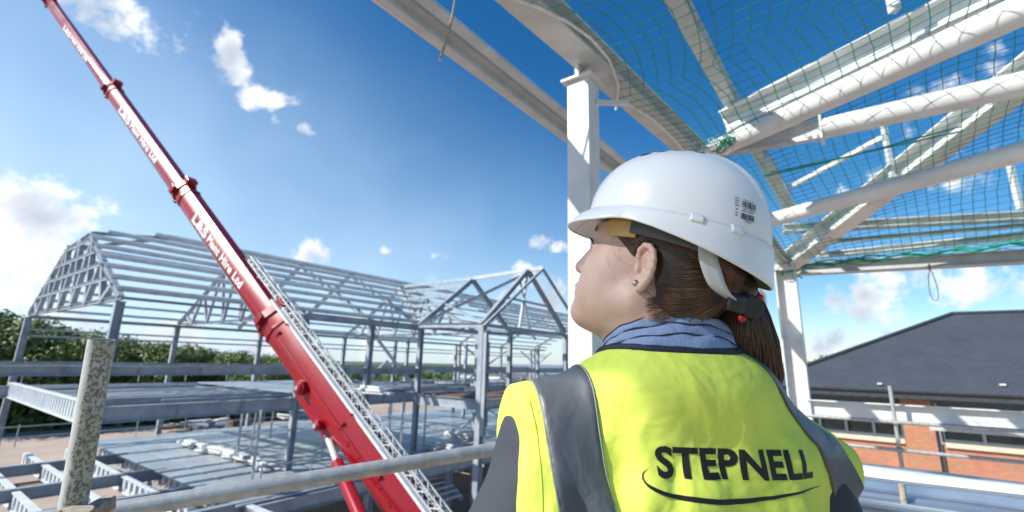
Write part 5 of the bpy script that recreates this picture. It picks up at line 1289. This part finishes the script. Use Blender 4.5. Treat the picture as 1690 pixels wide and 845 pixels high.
def tape_f(pxs):
    P = sorted([px_on_back(*p) for p in pxs], key=lambda p: p[1]); zs = [p[1] for p in P]; xs = [p[0] for p in P]
    def f(t):
        if t <= .86: return float(np.interp(-.66+(t/.86)*(.66-.085), zs, xs))
        return float(np.interp(-.085, zs, xs))+(xs[-1]-float(np.interp(-.085, zs, xs)))*math.sin(min(1, (t-.86)/.14)*math.pi/2)
    return f
TLf = tape_f([(927, 640), (945, 715), (957, 780), (966, 843)]); TRf = tape_f([(1290, 672), (1330, 700), (1362, 730), (1386, 780), (1400, 835)])
tl, rows = strap(TLf, lambda t: .066, 'reflective_tape', M_tape, .0018, vest)
for j in (0, 8):
    m = MB(); m.tube([r_[j]+(r_[4]-r_[j])*.03 for r_ in rows[20:130]], .0011, 5, False); m.build('seam', M_seam, tl, smooth=True)
trp, rows = strap(TRf, lambda t: .058, 'reflective_tape', M_tape, .0018, vest)
for j in (0, 8):
    m = MB(); m.tube([r_[j]+(r_[4]-r_[j])*.03 for r_ in rows[20:130]], .0009, 5, False); m.build('seam', M_seam, trp, smooth=True)
ring = []
for a in np.linspace(-math.pi, math.pi, 110):
    ctr = cc0+TR@np.array([0, .004, 0]); dv = TR@np.array([math.sin(a), -math.cos(a), 0]); got = None; bz = -9
    for r_ in np.arange(.084, .120, .0012):
        h = vbv.ray_cast(Vector(ctr+dv*r_+Z*.2), Vector((0, 0, -1)))
        if h[0] is not None and h[0].z > bz+.0003: bz = h[0].z; got = np.array([*(ctr+dv*(r_-.001))[:2], h[0].z+.002])
    if got is not None: ring.append(got)
ring = np.array(ring); ker = np.ones(7)/7; pad = np.concatenate([ring[-3:], ring, ring[:3]]); ring = np.stack([np.convolve(pad[:, i], ker, 'valid') for i in range(3)], 1)
m = MB(); m.tube(list(ring)+[ring[0]], .0058, 10); m.build('jacket_collar', M_trim, person, smooth=True)
# ---- print on the back
def print_on(V2, F, name, c_px, parent=vest):
    bmx = bmesh.new(); vs = [bmx.verts.new((v[0], v[1], 0)) for v in V2]
    for f_ in F:
        try: bmx.faces.new([vs[i] for i in f_])
        except ValueError: pass
    for it in range(6):
        long_ = [e for e in bmx.edges if e.calc_length() > .006]
        if not long_: break
        bmesh.ops.subdivide_edges(bmx, edges=long_, cuts=1); bmesh.ops.triangulate(bmx, faces=bmx.faces[:])
    bmx.verts.ensure_lookup_table(); m = MB(); pts = []
    for v in bmx.verts:
        p, n_ = on_vest_back(v.co.x, v.co.y, .0007); pts.append(p if p is not None else t2w((v.co.x, -.13, v.co.y)))
    fs = [tuple(q_.index for q_ in f_.verts) for f_ in bmx.faces]; m.raw(pts, fs); ob = m.build(name, M_ink, parent, smooth=True); bmx.free(); return ob
V2, F2 = text_geo('STEPNELL', 1.0, .034, 1.03)
xa, za = px_on_back(1087, 789); xb, zb_ = px_on_back(1341, 787); _, zt1 = px_on_back(1090, 733); _, zt2 = px_on_back(1335, 737)
vx0, vx1 = V2[:, 0].min(), V2[:, 0].max(); cap = .729+.03
U = (V2[:, 0]-vx0)/(vx1-vx0)
Uz = (V2[:, 1]+.02)/(cap+.02)
T2 = np.stack([xa+(xb-xa)*U, (za+(zb_-za)*U)*(1-Uz)+(zt1+(zt2-zt1)*U)*Uz], 1)
print_on(T2, F2, 'lettering', None)
# swoosh under the lettering
def swoosh():
    up_pts = [(1074, 769), (1064, 779), (1063, 790), (1075, 802), (1110, 815), (1160, 822), (1220, 823), (1280, 818), (1330, 808), (1357, 800)]
    lo_pts = [(1074, 769), (1061, 780), (1062, 795), (1078, 810), (1112, 823), (1160, 831), (1220, 832), (1280, 824), (1330, 811), (1357, 800)]
    A_ = [px_on_back(*p) for p in up_pts]; B_ = [px_on_back(*p) for p in lo_pts]
    def dens_(P): return [spl([np.array(p) for p in P], t) for t in np.linspace(0, 1, 46)]
    A_, B_ = dens_(A_), dens_(B_); V = A_+B_; n_ = len(A_); F = [(i, n_+i, n_+i+1, i+1) for i in range(n_-1)]
    print_on(np.array(V), F, 'printed_swoosh', None)
swoosh()
# bound armhole edge on the left
m = MB(); pts = []
for z in np.linspace(-.40, -.045, 60):
    lim = np.interp(z, [-.8, -.45, -.36, -.24, -.15, -.08, -.03, .1], [.25, .25, .236, .226, .222, .222, .228, .228])-.014; p, n_ = on_vest_back(-lim, z, .0002)
    if p is not None: pts.append(p)
m.tube(pts, .0007, 5, False); m.build('armhole_seam', mat('vest_stitching', (.34, .46, .03), None, .8), vest, smooth=True)

# ---- trousers and boots, below the picture
Tz = Field(axis(-.02, .47, .011, []), axis(.48, .86, .011, []), axis(-1.32, -.52, .012, []))
Tz.ell(tc_(0, .0, -.64), (.175, .125, .12), .05, TR, pad=.08)
for sg in (-1, 1): Tz.cap(tc_(.085*sg, 0, -.66), tc_(.10*sg, .01, -.98), .095, .07, .04, pad=.06); Tz.cap(tc_(.10*sg, .01, -.98), tc_(.11*sg, -.01, -1.26), .07, .062, .02)
W, Q = Tz.mesh(); W = smooth_v(W, Q, 1); to_obj(W, Q, 'trousers', M_trous, person)
for sg in (-1, 1):
    Bo = Field(axis(tc_(.115*sg, .05, 0)[0]-.10, tc_(.115*sg, .05, 0)[0]+.12, .007, []), axis(.56, .90, .007, []), axis(-1.385, -1.20, .007, []))
    Bo.cap(tc_(.112*sg, -.012, -1.33), tc_(.125*sg, .14, -1.338), .040, .043, .02); Bo.cap(tc_(.11*sg, -.01, -1.32), tc_(.11*sg, -.01, -1.22), .046, .05, .02); Bo.add(lambda X, Y, Zz: (-1.374-Zz)+0*X+0*Y, (-9, -9, -9), (9, 9, 9), op='i')
    W, Q = Bo.mesh(); to_obj(W, Q, 'boot', M_boot, person)

# ================================================================== HARD HAT
hat = bpy.data.objects.new('hard_hat', None); col.objects.link(hat); hat.parent = person
HT = R_(-4.0)   # pitch of the hat against the head
Rh = np.array([[math.cos(HT), 0, -math.sin(HT)], [0, 1, 0], [math.sin(HT), 0, math.cos(HT)]])
HO = np.array([-.012, 0, .064])
def k2w(p): return h2w(HO+Rh@np.asarray(p, float))
AX, AY, HZ_ = .125, .104, .108
def seam_z(th): c = math.cos(th); return .000+.004*c-.010*((1-c)/2)**2
def dome(th, ph):     # ph 0 seam .. 1 crown
    a = ph*math.pi/2; cr_, sr = math.cos(a)**.86, math.sin(a)**.93
    x = AX*cr_*math.cos(th)*(1.0 if math.cos(th) > 0 else 1.0); y = AY*cr_*math.sin(th); z = seam_z(th)*(1-sr)+HZ_*sr
    rid = .0035*math.exp(-((abs(y)-.030)/.0045)**2)*min(1, sr*2.2)*max(0, 1-ph**6)     # paired crown ribs
    broad = -.0020*math.exp(-(y/.018)**2)*min(1, sr*2)
    d = nrm([x/AX**2, y/AY**2, z/HZ_**2+1e-6]); return np.array([x, y, z])+d*(rid+broad)
def skirt_h(th):
    q_ = (1-math.cos(th))/2     # 0 front, 1 rear
    return .010+.004*q_+.033*max(0, (q_-.28)/.72)**1.35-.004*math.exp(-((q_-.36)/.10)**2)
def peak_out(th): d = abs((th+math.pi) % (2*math.pi)-math.pi); return .004+.025*max(0, math.cos(min(d, 1.25)/1.25*math.pi/2))**.75
NT = 144; shell = MB(); G = []
ths = [2*math.pi*i/NT for i in range(NT+1)]
for th in ths:
    G.append([k2w(dome(th, ph)) for ph in np.linspace(0, 1, 34)])
shell.grid(G); so_ = shell.build('shell', M_shell, hat, smooth=True); so = so_.modifiers.new('thickness', 'SOLIDIFY'); so.thickness = .003; so.offset = 1
G = []
for th in ths:
    po = peak_out(th); sh_ = skirt_h(th); z0 = seam_z(th); dr_ = nrm([math.cos(th)/AX, math.sin(th)/AY, 0]); b0 = np.array([AX*math.cos(th), AY*math.sin(th), z0])
    front = max(0, math.cos(th)); row = [b0+dr_*-.002+np.array([0, 0, .003]), b0+dr_*.0022+np.array([0, 0, .0022]), b0+dr_*.0034]
    for u in np.linspace(.12, 1, 12):
        drop = sh_*u + .014*front*u*u; out = .0034+(po-.002)*u**.9+.004*u*(1-front)
        row.append(b0+dr_*out+np.array([0, 0, -drop]))
    e = row[-1]; row.append(e+np.array([0, 0, -.0022])-dr_*.0008); row.append(e+np.array([0, 0, -.002])-dr_*.003)
    G.append([k2w(p) for p in row])
m = MB(); m.grid(G); bo = m.build('brim', M_shell, hat, smooth=True); so = bo.modifiers.new('thickness', 'SOLIDIFY'); so.thickness = .0028; so.offset = -1
# vents along the crown
for i, (x, y) in enumerate([(.052, .034), (.028, .036), (.004, .037), (-.022, .036), (.052, -.034), (.028, -.036), (.004, -.037), (-.022, -.036)]):
    # find dome point over (x, y)
    z = HZ_*max(0, 1-(x/AX)**2-(y/AY)**2)**.5; th = math.atan2(y/AY, x/AX); best = min(np.linspace(.3, 1, 80), key=lambda p: (dome(th, p)[0]-x)**2+(dome(th, p)[1]-y)**2); p = dome(th, best); n_ = nrm([p[0]/AX**2, p[1]/AY**2, p[2]/HZ_**2])
    tx = nrm(np.cross(np.cross(n_, [1, 0, 0]), n_)); ty_ = np.cross(n_, tx); m = MB()
    m.poly([k2w(p+n_*.0009+tx*.0085*math.cos(a)+ty_*.0032*math.sin(a)) for a in np.linspace(0, 2*math.pi, 18, endpoint=False)]); m.build('vent_slot', M_black, hat)
# side clips on the seam
for th0 in (1.95, 2.35):
    m = MB(); row = []
    for th in np.linspace(th0-.06, th0+.06, 8): row.append([k2w(np.array([AX*math.cos(th), AY*math.sin(th), seam_z(th)])*[1+o_, 1+o_, 1]+np.array([0, 0, dz])) for o_, dz in ((.024, -.003), (.026, .0), (.016, .003), (-.01, .005))])
    m.grid(row); ob = m.build('side_clip', M_shell, hat, smooth=True); so = ob.modifiers.new('thickness', 'SOLIDIFY'); so.thickness = .003
# faint printed marks on the left rear of the shell
def proj_(P): d = P@FW; return W_/2+f_px*(P@RT)/d, H_/2-f_px*(P@UP)/d
sticker = MB(); rr = random.Random(9)
def shellpt(th, z, off=.0012):
    best = min(np.linspace(0, .9, 240), key=lambda p: abs(dome(th, p)[2]-z)); p = dome(th, best); return k2w(p+nrm([p[0]/AX**2, p[1]/AY**2, p[2]/HZ_**2])*off)
TH0 = None
def hat_px(px, py):
    v = nrm(ray(px, py)); best = None
    for th in np.linspace(1.2, 4.2, 150):
        for z in np.linspace(.0, .09, 40):
            cth = dome(th, min(.95, math.asin(min(1, max(0, z/HZ_)))/(math.pi/2))); p = k2w(cth); d = np.linalg.norm(p-v*(p@v))
            n_ = HR@Rh@nrm([cth[0]/AX**2, cth[1]/AY**2, cth[2]/HZ_**2])
            if n_@v < 0 and (best is None or d < best[0]): best = (d, th, z)
    return best[1], best[2]
th_c, z_c = hat_px(1230, 358)
def bar(u0, u1, v0, v1):   # u metres to the right on the shell, v metres up
    r_ = .12; P = [shellpt(th_c+u/r_, z_c+v) for u, v in ((u0, v0), (u1, v0), (u1, v1), (u0, v1))]; sticker.poly(P)
for rowi, (v0, v1, ua, ub) in enumerate(((.0035, .0115, -.006, .016), (-.0115, -.0040, -.007, .012))):
    u = ua
    while u < ub: w_ = rr.choice([.0004, .0007, .0011]); bar(u, u+w_, v0, v1); u += w_+rr.choice([.0004, .0006, .0009])
def scribble(u0, u1, v, h=.0013):
    u = u0
    while u < u1: w_ = rr.uniform(.0006, .0014); bar(u, u+w_, v+rr.uniform(-.0001, .0001), v+h*rr.uniform(.6, 1)); u += w_+.0005
scribble(-.004, .012, .0128); scribble(-.004, .014, .0012); scribble(-.006, .012, -.0016); scribble(-.002, .008, -.0140)
for v in (.0125, .0090, .0062, .0030): scribble(-.0165, -.0115, v, .0018)
for v in (-.002, -.006, -.009): scribble(-.0155, -.0125, v, .002)
sticker.build('printed_marks', M_ink, hat)
# harness: sweatband, headband, nape strap, ratchet
def band(th0, th1, r0x, r0y, zf, hw, name, mm, thick=.0025, n=40, par=None):
    G = []
    for th in np.linspace(th0, th1, n): G.append([k2w((r0x*math.cos(th), r0y*math.sin(th), zf(th)+o_)) for o_ in np.linspace(hw, -hw, 5)])
    m = MB(); m.grid(G); ob = m.build(name, mm, par or hat, smooth=True); so = ob.modifiers.new('thickness', 'SOLIDIFY'); so.thickness = thick; so.offset = 0; return ob
band(-1.25, 1.30, .104, .084, lambda t: -.016-.004*abs(t), .0125, 'sweatband', M_sweat)
band(1.22, 2.35, .105, .087, lambda t: -.017-.014*(t-1.2), .0105, 'headband', M_band); band(-2.35, -1.2, .105, .087, lambda t: -.017-.014*(abs(t)-1.2), .0105, 'headband', M_band)
band(.55, .75, .107, .087, lambda t: -.004, .006, 'headband_tab', M_band)
def strip3(P, wds, side, name, mm, th_=.002):
    G = []
    for t in np.linspace(0, 1, 18): c = spl([np.asarray(p, float) for p in P], t); w_ = np.interp(t, np.linspace(0, 1, len(wds)), wds); G.append([k2w(c+np.asarray(side)*w_*u) for u in (-.5, -.2, .2, .5)])
    m = MB(); m.grid(G); ob = m.build(name, mm, hat, smooth=True); so = ob.modifiers.new('thickness', 'SOLIDIFY'); so.thickness = th_; return ob
for sg in (1, -1):
    strip3([(-.060, .082*sg, -.030), (-.068, .080*sg, -.055), (-.082, .068*sg, -.082), (-.100, .040*sg, -.092)], [.020, .026, .026, .018], nrm([.75, .25*sg, .15]), 'nape_strap', M_shellb)
m = MB(); rc = np.array([-.110, .022, -.092]); ax1 = nrm([-.45, .85, .0]); m.tube([k2w(rc-ax1*.006), k2w(rc+ax1*.016)], .014, 24); m.build('ratchet_knob', M_black, hat, smooth='auto', bevel=.0015)
m = MB(); G = []
for t in np.linspace(-1.2, 1.2, 20): G.append([k2w((-.075-.042*math.cos(t), .060*math.sin(t), -.092+o_)) for o_ in (.011, .004, -.004, -.011)])
m.grid(G); ob = m.build('nape_band', M_black, hat, smooth=True); so = ob.modifiers.new('thickness', 'SOLIDIFY'); so.thickness = .004
for p in ((-.108, .036, -.108), (-.122, .020, -.078)):
    m = MB(); m.ball(k2w(p), .0048, 14, 9); m.build('red_button', M_redpl, hat, smooth=True)
